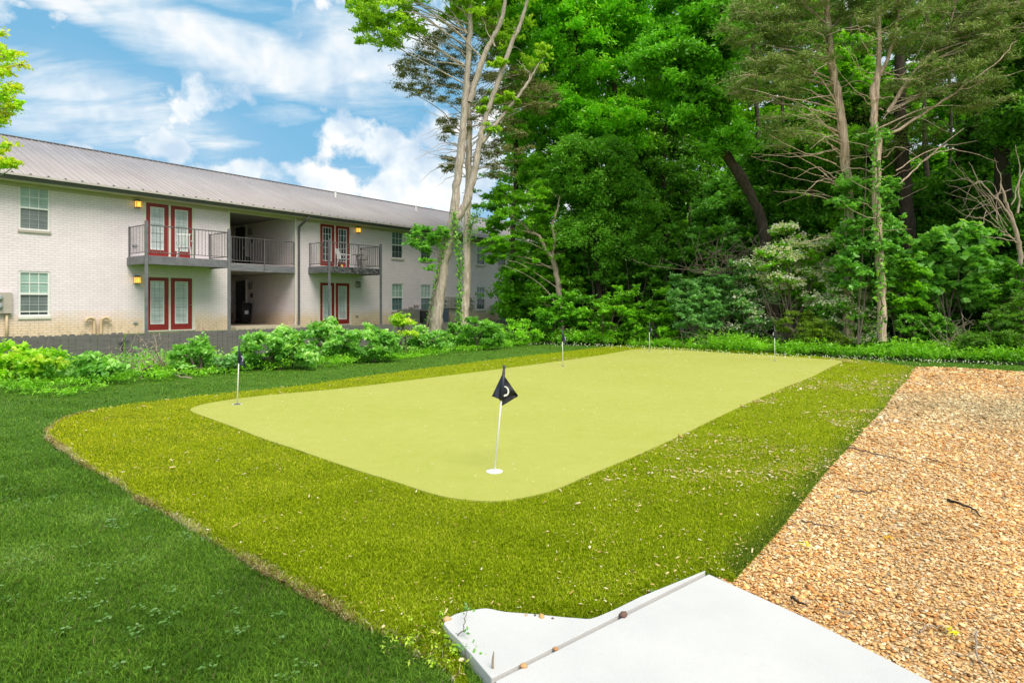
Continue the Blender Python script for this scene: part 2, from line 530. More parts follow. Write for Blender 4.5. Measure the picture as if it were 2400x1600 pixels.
def turf_base_mat():
    m, nt, b, o = mat_new('turf')
    v = objco(nt)
    f = noise(nt, v, 90, 5, .8); a = noise(nt, v, 1.2, 3)
    col = ramp(nt, f, [(.3, (.10, .16, .002)), (.5, (.28, .36, .005)), (.72, (.50, .56, .02))])
    col = mixc(nt, ramp(nt, a, [(.4, (0,)*3), (.7, (.4,)*3)]), col, (.20, .23, .02))
    nt.links.new(col, b.inputs['Base Color']); b.inputs['Roughness'].default_value = .85; b.inputs['Specular IOR Level'].default_value = .1
    bump(nt, b, f, .9, .03)
    return m
M['turf_base'] = turf_base_mat()
sheet('turf_border', fringe, ZF, M['turf_base'], .03)
sheet('putting_green', green, ZG, M['green'], .03)

def gravel_mat():
    m, nt, b, o = mat_new('gravel')
    v = objco(nt)
    def vor(scale, feature='F1'):
        n = N(nt, 'ShaderNodeTexVoronoi'); n.inputs['Scale'].default_value = scale; n.feature = feature
        nt.links.new(v, n.inputs['Vector']); return n
    n1 = vor(48); 
    sp = nt.nodes.new('ShaderNodeSeparateColor'); nt.links.new(n1.outputs['Color'], sp.inputs[0])
    col = ramp(nt, sp.outputs[0], [(0, (.48, .24, .08)), (.25, (.66, .37, .14)), (.5, (.76, .48, .21)), (.75, (.82, .58, .31)), (1, (.84, .70, .48))])
    d = ramp(nt, n1.outputs['Distance'], [(.1, (1.1,)*3), (.6, (.8,)*3), (.9, (.5,)*3)])
    col = mixc(nt, 1.0, col, d, 'MULTIPLY')
    a = noise(nt, v, .8, 4)
    col = mixc(nt, ramp(nt, a, [(.45, (0,)*3), (.7, (.35,)*3)]), col, (.34, .2, .09))
    nt.links.new(col, b.inputs['Base Color']); b.inputs['Roughness'].default_value = .85
    bump(nt, b, math_(nt, 'SUBTRACT', 1.0, n1.outputs['Distance']), 1.0, .015)
    return m
sheet('gravel', gravel, .008, gravel_mat())

def concrete_mat():
    m, nt, b, o = mat_new('concrete')
    v = objco(nt)
    a = noise(nt, v, 1.7, 5, .6); f = noise(nt, v, 160, 4, .7); s = noise(nt, v, 26, 5, .75)
    col = ramp(nt, a, [(.35, (.545, .545, .54)), (.6, (.60, .595, .585)), (.75, (.56, .54, .52))])
    col = mixc(nt, 1.0, col, ramp(nt, f, [(.3, (.93,)*3), (.6, (1,)*3)]), 'MULTIPLY')
    col = mixc(nt, ramp(nt, s, [(.60, (0,)*3), (.75, (.35,)*3)]), col, (.45, .43, .40))
    nt.links.new(col, b.inputs['Base Color']); b.inputs['Roughness'].default_value = .8; b.inputs['Specular IOR Level'].default_value = .25
    bump(nt, b, f, .35, .004)
    return m
M['concrete'] = concrete_mat()
pv = sheet('pavement', main_slab, ZS, M['concrete'], .12)
kb = sheet('pavement_edge', side_slab, ZS + .004, M['concrete'], .12)
for o in (pv, kb):
    bv = o.modifiers.new('bevel', 'BEVEL'); bv.width = .006; bv.segments = 2; bv.limit_method = 'ANGLE'; bv.angle_limit = math.radians(50)
joint_m = simple('joint_dirt', (.20, .165, .12), .95, .5, 60)
nj = d_j
jw = gap
sheet('pavement_joint', [jb + d_j*.0 - jw*.3, jt - d_j*.02 - jw*.3, jt - d_j*.02 + jw*1.3, jb + jw*1.3], ZS - .018, joint_m, .08)

# ---------------------------------------------------------------- blades
def strips(poly, y0, y1, rho, rng, side=1.0):
    """random points in poly, density rho(Y) per square metre, falling with distance"""
    out = []
    Y = y0
    xs = np.array([p[0] for p in poly])
    while Y < y1:
        h = max(.15, Y * .05)
        xa = max(xs.min(), -side * (Y + h) - .3); xb = min(xs.max(), side * (Y + h) + .3)
        if xb > xa:
            n = int(rho(Y + h/2) * h * (xb - xa))
            p = np.stack([rng.uniform(xa, xb, n), rng.uniform(Y, Y + h, n)], 1)
            out.append(p[in_poly(p, poly)])
        Y += h
    return np.concatenate(out)

def blades(p, z, hgt, wid, col, rng, lean=.5, bias=None):
    n = len(p)
    a = rng.uniform(0, math.pi, n)
    W = np.stack([np.cos(a), np.sin(a), np.zeros(n)], 1) * (wid / 2)[:, None]
    th = rng.uniform(0, 2*math.pi, n); l = rng.uniform(.1, 1, n) * lean * hgt
    L = np.stack([np.cos(th) * l, np.sin(th) * l, np.zeros(n)], 1)
    if bias is not None: L = L + bias * hgt[:, None]
    B = np.concatenate([p[:, :2], np.broadcast_to(z, (n,))[:, None]], 1)
    Z = np.zeros((n, 3)); Z[:, 2] = hgt
    mid = B + Z * .6 + L * .35
    tip = B + Z * np.sqrt(np.clip(1 - (np.linalg.norm(L, axis=1) / (hgt + 1e-6)) ** 2 * .4, .2, 1))[:, None] + L
    V = np.stack([B - W, B + W, mid + W * .8, mid - W * .8, tip], 1).reshape(-1, 3)
    i = np.arange(n) * 5
    q = np.stack([i, i+1, i+2, i+3], 1); t = np.stack([i+3, i+2, i+4], 1)
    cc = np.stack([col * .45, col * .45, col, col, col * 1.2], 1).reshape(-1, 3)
    return V, [q, t], cc

def vnoise(p, s, seed=0):
    """cheap smooth value noise in the plane, 0..1"""
    r = np.random.default_rng(seed); ph = r.uniform(0, 6.28, (8, 2)); a = r.uniform(0, 6.28, 8); k = r.uniform(.5, 1.6, 8) * s
    v = sum(np.sin(k[i] * (p[:, 0] * math.cos(a[i]) + p[:, 1] * math.sin(a[i])) + ph[i, 0]) for i in range(8))
    return np.clip(.5 + v / 8, 0, 1)

def palette(t, cols):
    t = np.clip(t, 0, .9999) * (len(cols) - 1); i = t.astype(int); f = (t - i)[:, None]
    c = np.array(cols, float)
    return c[i] * (1 - f) + c[i + 1] * f

rng = np.random.default_rng(11)
# lawn blades: everywhere in view that is not turf, green, slab, gravel or woods
lawn_area = [(-13, 1.5), (.9, 1.5), (1.5, 6), (13, 12), (17, 14), (1, 24), (-12, 24), (-24, 24), (-24, 8)]
rho = lambda Y: min(15000, 1.25 * 556000 / Y**3 if Y < 9 else 1.25 * 556000 / 729 * (9 / Y)**2.2)
p = strips(lawn_area, 1.8, 21.5, rho, rng)
q = -(p @ Nn)
keep = ~in_poly(p, fringe) & ~in_poly(p, side_slab) & ~in_poly(p, main_slab) & ~in_poly(p, wood) & ~in_poly(p, gravel) & (q < 16.4)
p = p[keep]
n = len(p); Yd = p[:, 1]
hgt = rng.uniform(.018, .042, n) * (1 + .3 * (vnoise(p, 3, 4) - .5)); wid = np.maximum(.0032, Yd * .00085) * rng.uniform(.7, 1.3, n)
t = rng.beta(1.2, 1.5, n) * .75 + .42 * (vnoise(p, 9, 1) - .5) + .25 * (vnoise(p, 2.2, 2) - .5) + .05 + .012 * (p[:, 1] - 4)
col = palette(t, [(.055, .135, .010), (.13, .27, .02), (.21, .39, .04), (.34, .50, .13)])
dead = rng.random(n) < .03 + .16 * np.clip(vnoise(p, 8, 31) - .62, 0, 1)
col[dead] = np.array([.24, .22, .10]) * rng.uniform(.6, 1.2, (dead.sum(), 1))
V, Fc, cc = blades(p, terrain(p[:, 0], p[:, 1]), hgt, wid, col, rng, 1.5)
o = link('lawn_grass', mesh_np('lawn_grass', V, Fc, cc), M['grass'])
tag(o, 'dark green mown lawn grass around the yellower turf border', 'grass', kind='stuff')
print('lawn blades', n)

# synthetic turf around the putting surface
rho = lambda Y: min(17000, 1.5 * 556000 / Y**3 if Y < 9 else 1.5 * 556000 / 729 * (9 / Y)**2.0)
p = strips(fringe, 1.9, 23, rho, rng)
p = p[~in_poly(p, green)]
n = len(p); Yd = p[:, 1]
ed = edge_dist(p, [f for f in fringe]); eg = edge_dist(p, green[::2])
hgt = rng.uniform(.014, .026, n); wid = np.maximum(.0034, Yd * .00085) * rng.uniform(.7, 1.3, n)
hgt = np.where(ed < .12, hgt * 1.35, hgt)
t = rng.beta(1.1, 1.4, n) * .9 + .25 * vnoise(p, 9, 3) - .10
col = palette(t, [(.11, .18, .001), (.33, .44, .003), (.54, .63, .010), (.80, .74, .10)])
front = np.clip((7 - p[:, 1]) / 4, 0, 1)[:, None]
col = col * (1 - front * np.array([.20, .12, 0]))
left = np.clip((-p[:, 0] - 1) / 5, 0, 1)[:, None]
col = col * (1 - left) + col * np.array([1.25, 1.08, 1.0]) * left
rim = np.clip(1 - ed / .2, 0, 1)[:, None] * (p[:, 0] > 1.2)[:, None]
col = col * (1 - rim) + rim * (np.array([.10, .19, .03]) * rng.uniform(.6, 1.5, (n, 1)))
ctr = fringe.mean(0)
out = p - ctr; out /= np.linalg.norm(out, axis=1, keepdims=True)
bias = np.zeros((n, 3)); bias[:, :2] = out * (np.clip(1 - ed / .15, 0, 1) * 1.0)[:, None]
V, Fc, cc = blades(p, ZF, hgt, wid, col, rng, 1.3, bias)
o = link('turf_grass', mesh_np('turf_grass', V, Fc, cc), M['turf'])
tag(o, 'olive yellow artificial turf border around the smooth putting surface', 'artificial turf', kind='stuff')
print('turf blades', n)

# ragged seam between turf and lawn: dry blades, soil, pale tufts
e0 = [i for i, q_ in enumerate(FRINGE_PX) if q_ == (1044, 1559)][0]
seam = [fringe[i] for i in range(e0 - 1, len(fringe))] + list(fringe[:5])
pp = []
for a, b_ in zip(seam[:-1], seam[1:]):
    L = np.linalg.norm(b_ - a); kk = int(L * 2600); u = rng.random(kk)[:, None]
    pp.append(a * (1 - u) + b_ * u + rng.normal(size=(kk, 2)) * .016)
p = np.concatenate(pp); p = p[rng.random(len(p)) < (.10 + 2.2 * np.clip(vnoise(p, 7, 41) - .38, 0, 1)) * .8]; n = len(p)
t = np.clip(rng.random(n) * .8 + .5 * (vnoise(p, 4, 42) - .4), 0, 1)
col = palette(t, [(.10, .045, .02), (.30, .17, .07), (.42, .40, .14), (.58, .54, .30), (.70, .62, .46)])
V, Fc, cc = blades(p, .012, rng.uniform(.012, .045, n), np.maximum(.004, p[:, 1] * .0009), col, rng, 1.8)
o = link('dry_grass', mesh_np('dry_grass', V, Fc, cc), M['grass']); tag(o, 'dry tan grass and soil along the seam between lawn and turf', 'dry grass', kind='stuff')

# ---------------------------------------------------------------- pebbles and chips
def icos():
    t = (1 + 5 ** .5) / 2
    v = np.array([(-1,t,0),(1,t,0),(-1,-t,0),(1,-t,0),(0,-1,t),(0,1,t),(0,-1,-t),(0,1,-t),(t,0,-1),(t,0,1),(-t,0,-1),(-t,0,1)], float)
    v /= np.linalg.norm(v[0])
    f = np.array([(0,11,5),(0,5,1),(0,1,7),(0,7,10),(0,10,11),(1,5,9),(5,11,4),(11,10,2),(10,7,6),(7,1,8),(3,9,4),(3,4,2),(3,2,6),(3,6,8),(3,8,9),(4,9,5),(2,4,11),(6,2,10),(8,6,7),(9,8,1)])
    return v, f
def pebbles(p, z, sx, sy, sz, col, rng, jit=.18):
    v0, f0 = icos(); n = len(p)
    V = np.broadcast_to(v0, (n, 12, 3)) * (1 + rng.uniform(-jit, jit, (n, 12, 1)))
    V = V * np.stack([sx, sy, sz], 1)[:, None, :]
    tx = rng.uniform(-.5, .5, n); c, s = np.cos(tx)[:, None], np.sin(tx)[:, None]
    V = np.stack([V[..., 0]*c - V[..., 2]*s, V[..., 1], V[..., 0]*s + V[..., 2]*c], -1)
    a = rng.uniform(0, 6.28, n); c, s = np.cos(a)[:, None], np.sin(a)[:, None]
    V = np.stack([V[..., 0]*c - V[..., 1]*s, V[..., 0]*s + V[..., 1]*c, V[..., 2]], -1)
    V = V + np.concatenate([p[:, :2], np.broadcast_to(z, (n,))[:, None]], 1)[:, None, :]
    Fx = (f0[None] + (np.arange(n) * 12)[:, None, None]).reshape(-1, 3)
    return V.reshape(-1, 3), [Fx], np.repeat(col, 12, 0)

PEB = [(.58, .25, .07), (.74, .38, .12), (.84, .50, .19), (.88, .60, .28), (.89, .68, .40), (.90, .79, .60)]
rho = lambda Y: min(5600, 5600 * (3.3 / Y) ** 2.0)
p = strips(gravel, 1.6, 16, rho, rng)
p = p[~in_poly(p, main_slab) & ~in_poly(p, fringe)]
n = len(p); sc_ = np.maximum(1, p[:, 1] / 3.4) ** .95
r = rng.lognormal(math.log(.0064), .42, n).clip(.0025, .020) * sc_
t = rng.random(n) * .92 + .2 * (vnoise(p, 2.5, 6) - .5)
col = palette(t, PEB) * rng.uniform(.75, 1.15, (n, 1))
patch = G(2350, 960)[:2]
pd = np.clip(1.3 - np.hypot((p[:, 0] - patch[0]) / 2.1, (p[:, 1] - patch[1]) / 1.7), 0, 1)[:, None] * .7
col = col * (1 - pd) + pd * np.array([.50, .46, .27]) * rng.uniform(.6, 1.2, (n, 1))
drk = rng.random(n) < .05
col[drk] *= .4
col = col * (.82 + .36 * vnoise(p, 4.5, 12))[:, None]
V, Fc, cc = pebbles(p, .012 + rng.uniform(-.002, .006, n), r * rng.uniform(.9, 1.5, n), r * rng.uniform(.7, 1.0, n), r * rng.uniform(.22, .42, n) / sc_ ** .5, col, rng)
o = link('gravel_pebbles', mesh_np('gravel_pebbles', V, Fc, cc, smooth=True), M['pebble'])
tag(o, 'orange and cream pea gravel filling the bed right of the turf', 'gravel', kind='stuff')
print('pebbles', n)

# chips, leaves and stones strewn over the turf
bb = fringe
p = strips(bb, 1.9, 16, lambda Y: 2200 if Y < 4 else 2200 * (4 / Y) ** 1.5, rng)
p = p[~in_poly(p, green)]
wgt = np.clip((p[:, 0] - .2) / 2.0, 0, 1) * .55 * (vnoise(p, 2.2, 8) > .45) + .07 + .35 * np.clip(1 - edge_dist(p, side_slab) / .35, 0, 1)
wgt += .12 * np.clip(1 - edge_dist(p, fringe) / .25, 0, 1)
wgt *= .3 + 1.4 * vnoise(p, 7, 9) ** 2
p = p[rng.random(len(p)) < wgt * (.45 + .5 * (p[:, 0] > .8))]
n = len(p); sc_ = np.maximum(1, p[:, 1] / 4.5) ** .8
r = rng.lognormal(math.log(.0044), .45, n) * sc_ ** .8
col = palette(rng.beta(1.2, 1.6, n), [(.40, .27, .06), (.58, .44, .16), (.72, .60, .34), (.80, .74, .56)])
el_ = 1 + rng.random(n) ** 3 * 3
V, Fc, cc = pebbles(p, ZF + rng.uniform(.010, .022, n), r * el_, r * .75, r * .45, col, rng)
o = link('strewn_chips', mesh_np('strewn_chips', V, Fc, cc), M['pebble'])
tag(o, 'pale wood chips and stray pebbles strewn over the turf border', 'wood chips', kind='stuff')
print('chips', n)
p = strips([tuple(q_) for q_ in green], 4.5, 18, lambda Y: 26 * (6 / Y), rng); p = p[rng.random(len(p)) < .2 + .8 * vnoise(p, 3, 51)]; n = len(p)
r = rng.uniform(.002, .0048, n) * np.maximum(1, p[:, 1] / 7)
V, Fc, cc = pebbles(p, ZG + .002, r * rng.uniform(1, 3, n), r, r * .5, palette(rng.random(n), [(.35, .33, .05), (.75, .72, .35), (.85, .82, .6)]), rng)
o = link('green_debris', mesh_np('green_debris', V, Fc, cc), M['pebble']); tag(o, 'tiny pale specks of debris on the putting surface', 'debris', kind='stuff')
# broad-leaved weeds flat in the lawn
p = strips(lawn_area, 2.0, 10, lambda Y: 16, rng)
p = p[~in_poly(p, fringe) & ~in_poly(p, side_slab) & ~in_poly(p, main_slab) & ~in_poly(p, gravel) & (vnoise(p, 4, 61) > .45)]
n = len(p); kk = 9
c = np.repeat(p, kk, 0) + rng.normal(size=(n * kk, 2)) * .022; c = np.concatenate([c, rng.uniform(.03, .05, (n * kk, 1))], 1)
th = rng.uniform(0, 6.28, n * kk); d = np.stack([np.cos(th), np.sin(th), np.zeros(n * kk)], 1) * .011; e_ = np.stack([-np.sin(th), np.cos(th), np.full(n * kk, .3)], 1) * .006
V = np.stack([c - d, c + e_, c + d, c - e_], 1).reshape(-1, 3); i_ = np.arange(n * kk) * 4
col = np.repeat(palette(rng.random(n * kk), [(.09, .22, .04), (.15, .30, .08), (.24, .38, .16)]), 4, 0)
o = link('lawn_weeds', mesh_np('lawn_weeds', V, [np.stack([i_, i_+1, i_+2, i_+3], 1)], col), M['grass']); tag(o, 'small pale broad-leaved weeds scattered in the mown lawn', 'weeds', kind='stuff')

# ============================================================ the apartment building
# local frame: x along the face, y into the building, z up
def brick_mat():
    m, nt, b, o = mat_new('painted_brick')
    v = objco(nt)
    sp = nt.nodes.new('ShaderNodeSeparateXYZ'); nt.links.new(v, sp.inputs[0])
    cb = nt.nodes.new('ShaderNodeCombineXYZ')
    nt.links.new(math_(nt, 'ADD', sp.outputs[0], sp.outputs[1]), cb.inputs[0]); nt.links.new(sp.outputs[2], cb.inputs[1])
    wob = noise(nt, v, 3.0, 2, out='Color')
    mx = nt.nodes.new('ShaderNodeMix'); mx.data_type = 'VECTOR'; mx.inputs[0].default_value = .012
    nt.links.new(cb.outputs[0], mx.inputs[4]); nt.links.new(wob, mx.inputs[5])
    br = nt.nodes.new('ShaderNodeTexBrick')
    br.offset = .5; br.inputs['Scale'].default_value = 1.0
    br.inputs['Brick Width'].default_value = .215; br.inputs['Row Height'].default_value = .077
    br.inputs['Mortar Size'].default_value = .0075; br.inputs['Mortar Smooth'].default_value = .35; br.inputs['Bias'].default_value = 0
    br.inputs['Color1'].default_value = (.83, .735, .79, 1); br.inputs['Color2'].default_value = (.88, .79, .85, 1); br.inputs['Mortar'].default_value = (.66, .58, .62, 1)
    nt.links.new(mx.outputs[1], br.inputs['Vector'])
    # rain splash and soil stains low on the wall
    st = noise(nt, objco(nt, (.5, .5, 1.2)), 1.8, 6, .65)
    hz = math_(nt, 'SUBTRACT', 1.25, sp.outputs[2])
    k = math_(nt, 'MULTIPLY', math_(nt, 'ADD', hz, math_(nt, 'MULTIPLY', math_(nt, 'SUBTRACT', st, .5), .8)), 2.2, True)
    tan = mixc(nt, br.outputs['Fac'], (.80, .58, .32), (.48, .32, .14))
    col = mixc(nt, math_(nt, 'MULTIPLY', k, .68), br.outputs['Color'], tan)
    dirt = noise(nt, objco(nt, (1, 1, .5)), 5, 6, .7)
    low = math_(nt, 'MULTIPLY', math_(nt, 'SUBTRACT', .95, sp.outputs[2]), 2.0, True)
    dk = math_(nt, 'MULTIPLY', ramp(nt, dirt, [(.5, (0,)*3), (.7, (1,)*3)]), low)
    col = mixc(nt, math_(nt, 'MULTIPLY', dk, .7), col, (.16, .10, .04))
    big = noise(nt, v, .8, 5, .7)
    col = mixc(nt, 1.0, col, ramp(nt, big, [(.3, (.93, .93, .94)), (.7, (1.05, 1.04, 1.03))]), 'MULTIPLY')
    nt.links.new(col, b.inputs['Base Color']); b.inputs['Roughness'].default_value = .75
    bump(nt, b, math_(nt, 'SUBTRACT', 1.0, br.outputs['Fac']), .7, .008)
    return m
M['brick'] = brick_mat()
S0, S1, ZT, ZB = -9.0, 36.0, 5.30, -.3
M['trim'] = simple('cream_trim', (.72, .70, .62), .6, .05)
M['soffit'] = simple('soffit_paint', (.56, .50, .38), .7, .06, 3)
M['white'] = simple('white_vinyl', (.80, .80, .78), .4, .03)
M['dgrey'] = simple('dark_grey_paint', (.105, .10, .105), .5, .2, 5)
M['mgrey'] = simple('grey_wood_paint', (.165, .165, .185), .65, .25, 4, bmp=.3, bscale=25)
def peel_mat():
    m, nt, b, o = mat_new('peeling_grey_paint')
    v = objco(nt, (1, 1, 2.0)); f = noise(nt, v, 7, 6, .7)
    nt.links.new(ramp(nt, f, [(.45, (.012, .011, .010)), (.485, (.03, .03, .03)), (.50, (.15, .15, .165)), (.7, (.20, .20, .22))]), b.inputs['Base Color'])
    b.inputs['Roughness'].default_value = .7
    return m
M['peel'] = peel_mat()
def weathered(name, c1, c2):
    m, nt, b, o = mat_new(name)
    f = noise(nt, objco(nt, (.8, 1, 6)), 3.5, 7, .7, .5)
    nt.links.new(ramp(nt, f, [(.35, c1), (.62, c2)]), b.inputs['Base Color']); b.inputs['Roughness'].default_value = .7
    bump(nt, b, f, .4, .006)
    return m
M['beam'] = weathered('weathered_grey_beam', (.12, .12, .14), (.24, .24, .27))
M['rail'] = simple('railing_metal', (.15, .14, .145), .5, .15, 8)
M['red'] = simple('red_door_paint', (.27, .022, .02), .42, .12, 4)
M['black'] = simple('black_paint', (.012, .012, .014), .5, .2)
M['tan'] = simple('tan_painted_pipe', (.62, .47, .30), .55, .1)
M['meterbox'] = simple('meter_box_paint', (.46, .41, .36), .5, .08)
M['galv'] = simple('galvanised_metal', (.5, .52, .54), .35, .1, 10, metal=.6)
M['concrete_grey'] = simple('floor_concrete', (.50, .43, .33), .85, .12, 4)
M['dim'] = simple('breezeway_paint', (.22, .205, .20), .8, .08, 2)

def metal_roof_mat():
    m, nt, b, o = mat_new('ribbed_metal_roof')
    v = objco(nt); f = noise(nt, v, .35, 4); g = noise(nt, objco(nt, (1, .08, .08)), 4.3, 3)
    col = ramp(nt, f, [(.35, (.37, .335, .34)), (.7, (.43, .395, .40))])
    col = mixc(nt, 1.0, col, ramp(nt, g, [(.35, (.93,)*3), (.65, (1.06,)*3)]), 'MULTIPLY')
    sx = nt.nodes.new('ShaderNodeSeparateXYZ'); nt.links.new(v, sx.inputs[0])
    fr = math_(nt, 'FRACT', math_(nt, 'DIVIDE', math_(nt, 'SUBTRACT', sx.outputs[0], S0 - .3), .115))  # rib shading put into the colour: pale tops, dark sides
    col = mixc(nt, 1.0, col, ramp(nt, fr, [(.0, (.5,)*3), (.12, (1.15,)*3), (.36, (1.1,)*3), (.44, (.42,)*3), (.62, (.8,)*3), (1, (.95,)*3)]), 'MULTIPLY')
    nt.links.new(col, b.inputs['Base Color']); b.inputs['Roughness'].default_value = .48; b.inputs['Metallic'].default_value = .1
    return m
M['roof'] = metal_roof_mat()

def pane_mat(name, c1, c2, period=.05, slope=1.0, coat=.6):
    """glass with drawn blinds close behind it"""
    m, nt, b, o = mat_new(name)
    v = objco(nt)
    wv = N(nt, 'ShaderNodeTexWave'); wv.bands_direction = 'Z'; wv.wave_profile = 'SAW'
    wv.inputs['Scale'].default_value = 1.0 / period / 3.1416 * .5; wv.inputs['Distortion'].default_value = 0.15
    nt.links.new(v, wv.inputs['Vector'])
    g = noise(nt, v, 1.6, 3)
    col = mixc(nt, wv.outputs['Fac'], c1, c2)
    col = mixc(nt, 1.0, col, ramp(nt, g, [(.3, (.75,)*3), (.7, (1.15,)*3)]), 'MULTIPLY')
    nt.links.new(col, b.inputs['Base Color'])
    b.inputs['Roughness'].default_value = .5; b.inputs['Coat Weight'].default_value = coat; b.inputs['Coat Roughness'].default_value = .02
    b.inputs['Coat IOR'].default_value = 1.6
    return m
M['pane_light'] = pane_mat('pane_green_tint', (.26, .40, .34), (.36, .52, .45))
M['pane_dark'] = pane_mat('pane_screened', (.11, .14, .14), (.20, .235, .23))
M['pane_teal'] = pane_mat('pane_teal', (.07, .15, .15), (.11, .21, .205))
M['pane_white'] = pane_mat('pane_white_blinds', (.50, .56, .57), (.66, .72, .72), .06)
M['pane_black'] = pane_mat('pane_dark_room', (.02, .035, .04), (.05, .07, .075), .3)

B = thing('apartment_building', 'long two-storey pale brick apartment block with grey metal roof and red balcony doors', 'building',
          (-15.2, 19.4, 0), rotz=math.atan2(U[1], U[0]))
S0, S1, ZT, ZB = -9.0, 36.0, 5.30, -.3
WIN_S = [-.41, 14.98, 17.06, 21.74, 23.85]
DOORS = [(3.22, 5.02), (10.60, 12.42)]
BW = [(6.39, 9.35), (27.4, 30.4)]
holes = []
for s in WIN_S + [-5.6]:
    holes += [(s, s + .82, 1.07, 2.51), (s, s + .82, 3.80, 5.22)]
for a, b_ in DOORS:
    holes += [(a, b_, .50, 2.50), (a, b_, 3.22, 5.20)]
for a, b_ in BW:
    holes += [(a, b_, .48, 2.80), (a, b_, 3.11, ZT)]

def holed_wall(s0, s1, z0, z1, hs, depth):
    m = MB()
    xs = sorted({s0, s1, *[h[0] for h in hs], *[h[1] for h in hs]})
    zs = sorted({z0, z1, *[h[2] for h in hs], *[h[3] for h in hs]})
    for i in range(len(xs) - 1):
        for j in range(len(zs) - 1):
            cx, cz = (xs[i] + xs[i+1]) / 2, (zs[j] + zs[j+1]) / 2
            if any(h[0] < cx < h[1] and h[2] < cz < h[3] for h in hs): continue
            m.quad((xs[i], 0, zs[j]), (xs[i+1], 0, zs[j]), (xs[i+1], 0, zs[j+1]), (xs[i], 0, zs[j+1]))
    for a, b_, c, d in hs:
        m.quad((a, 0, c), (a, 0, d), (a, depth, d), (a, depth, c))
        m.quad((b_, 0, d), (b_, 0, c), (b_, depth, c), (b_, depth, d))
        m.quad((a, 0, d), (b_, 0, d), (b_, depth, d), (a, depth, d))
        m.quad((b_, 0, c), (a, 0, c), (a, depth, c), (b_, depth, c))
    return m
DEP = 10.6
m = holed_wall(S0, S1, ZB, ZT, holes, .11)
m.quad((S1, 0, ZB), (S1, DEP, ZB), (S1, DEP, ZT), (S1, 0, ZT))
m.quad((S0, DEP, ZB), (S0, 0, ZB), (S0, 0, ZT), (S0, DEP, ZT))
m.quad((S1, DEP, ZB), (S0, DEP, ZB), (S0, DEP, ZT), (S1, DEP, ZT))
m.add([(S1, 0, ZT), (S1, DEP, ZT), (S1, DEP/2, ZT + 2.1)], [(0, 1, 2)])
m.add([(S0, 0, ZT), (S0, DEP, ZT), (S0, DEP/2, ZT + 2.1)], [(0, 2, 1)])
m.build('wall', M['brick'], B)

# breezeways: side walls, back wall, ceilings and floors
for a, b_ in BW:
    m = MB()
    for z0, z1 in ((.48, 2.80), (3.11, ZT)):
        m.quad((a, .11, z0), (a, .11, z1), (a, 5.3, z1), (a, 5.3, z0))
        m.quad((b_, .11, z1), (b_, .11, z0), (b_, 5.3, z0), (b_, 5.3, z1))
        m.quad((a, 5.3, z0), (b_, 5.3, z0), (b_, 5.3, z1), (a, 5.3, z1))
    m.build('breezeway_wall', M['brick'], B)
    m = MB()
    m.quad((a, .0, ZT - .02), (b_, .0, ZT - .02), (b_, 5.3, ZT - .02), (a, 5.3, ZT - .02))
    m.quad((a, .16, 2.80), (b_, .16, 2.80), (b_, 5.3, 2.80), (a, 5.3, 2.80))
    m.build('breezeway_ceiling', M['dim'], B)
    m = MB()
    m.box(a, b_, -.5, 5.3, .30, .53)
    m.build('ground_floor_slab', M['concrete_grey'], B)
    m = MB()
    m.box(a, b_, .10, 5.3, 3.0, 3.12)
    m.build('landing_floor', M['concrete_grey'], B)
    m = MB()
    m.box(a, b_ - .02, -.06, .10, 2.80, 3.10)
    m.build('landing_beam', M['beam'], B, bevel=.008)
    # doors of the flats on the right hand wall
    for z0 in (.53, 3.12):
        m = MB(); m.box(b_ - .05, b_ - .003, 3.90, 4.90, z0, z0 + 2.12)
        fr = m.build('door_casing', M['white'], B)
        m = MB(); m.box(b_ - .075, b_ - .052, 3.98, 4.82, z0 + .01, z0 + 2.04)
        d = m.build('entry_door', M['black'], B)
        m = MB(); m.cyl((b_ - .10, 4.05), .03, z0 + .98, z0 + 1.04, 10); m.build('handle', M['galv'], d)
        m = MB(); m.box(b_ - .12, b_ - .003, 3.40, 3.58, z0 + 1.62, z0 + 1.90); m.build('wall_sconce', M['dim'], B, bevel=.01)
        m = MB(); m.box(b_ - .03, b_ - .003, 3.40, 3.56, z0 + 1.24, z0 + 1.42); m.build('unit_sign', M['black'], B)
# white corner trim at the breezeway edges
for s in (6.33, 9.35):
    m = MB(); m.box(s, s + .065, -.02, .02, .45, ZT - .02); m.build('corner_trim', M['trim'], B)

# roof: ribbed sheet, two slopes
def roof():
    x = []; h = []
    s = S0 - .3
    while s < S1 + .3:
        for dx, hh in ((0, 0), (.012, .024), (.036, .024), (.048, 0), (.118, 0), (.126, .008), (.142, .008), (.15, 0)):
            x.append(s + dx); h.append(hh)
        s += .23
    x = np.array(x); h = np.array(h); n = len(x)
    e, r = -.60, DEP / 2
    z0, z1 = ZT + .115, ZT + .115 + (r - e) * .405
    V = np.concatenate([np.stack([x, np.full(n, e), z0 + h], 1), np.stack([x, np.full(n, r), z1 + h], 1), np.stack([x, np.full(n, DEP - e), z0 + h], 1),
                        np.stack([x, np.full(n, e), z0 - .02 + 0*h], 1)])
    i = np.arange(n - 1)
    f = np.concatenate([np.stack([i, i+1, n+i+1, n+i], 1), np.stack([n+i, n+i+1, 2*n+i+1, 2*n+i], 1), np.stack([3*n+i, 3*n+i+1, i+1, i], 1)])
    return mesh_np('roof', V, [f]), z0, z1
me, RZ0, RZ1 = roof()
rf = link('roof', me, M['roof'], B, False)
m = MB(); m.tube([(S0 - .3, DEP/2, RZ1 + .03), (S1 + .3, DEP/2, RZ1 + .03)], .035, 8); m.build('ridge_cap', M['dgrey'], rf)
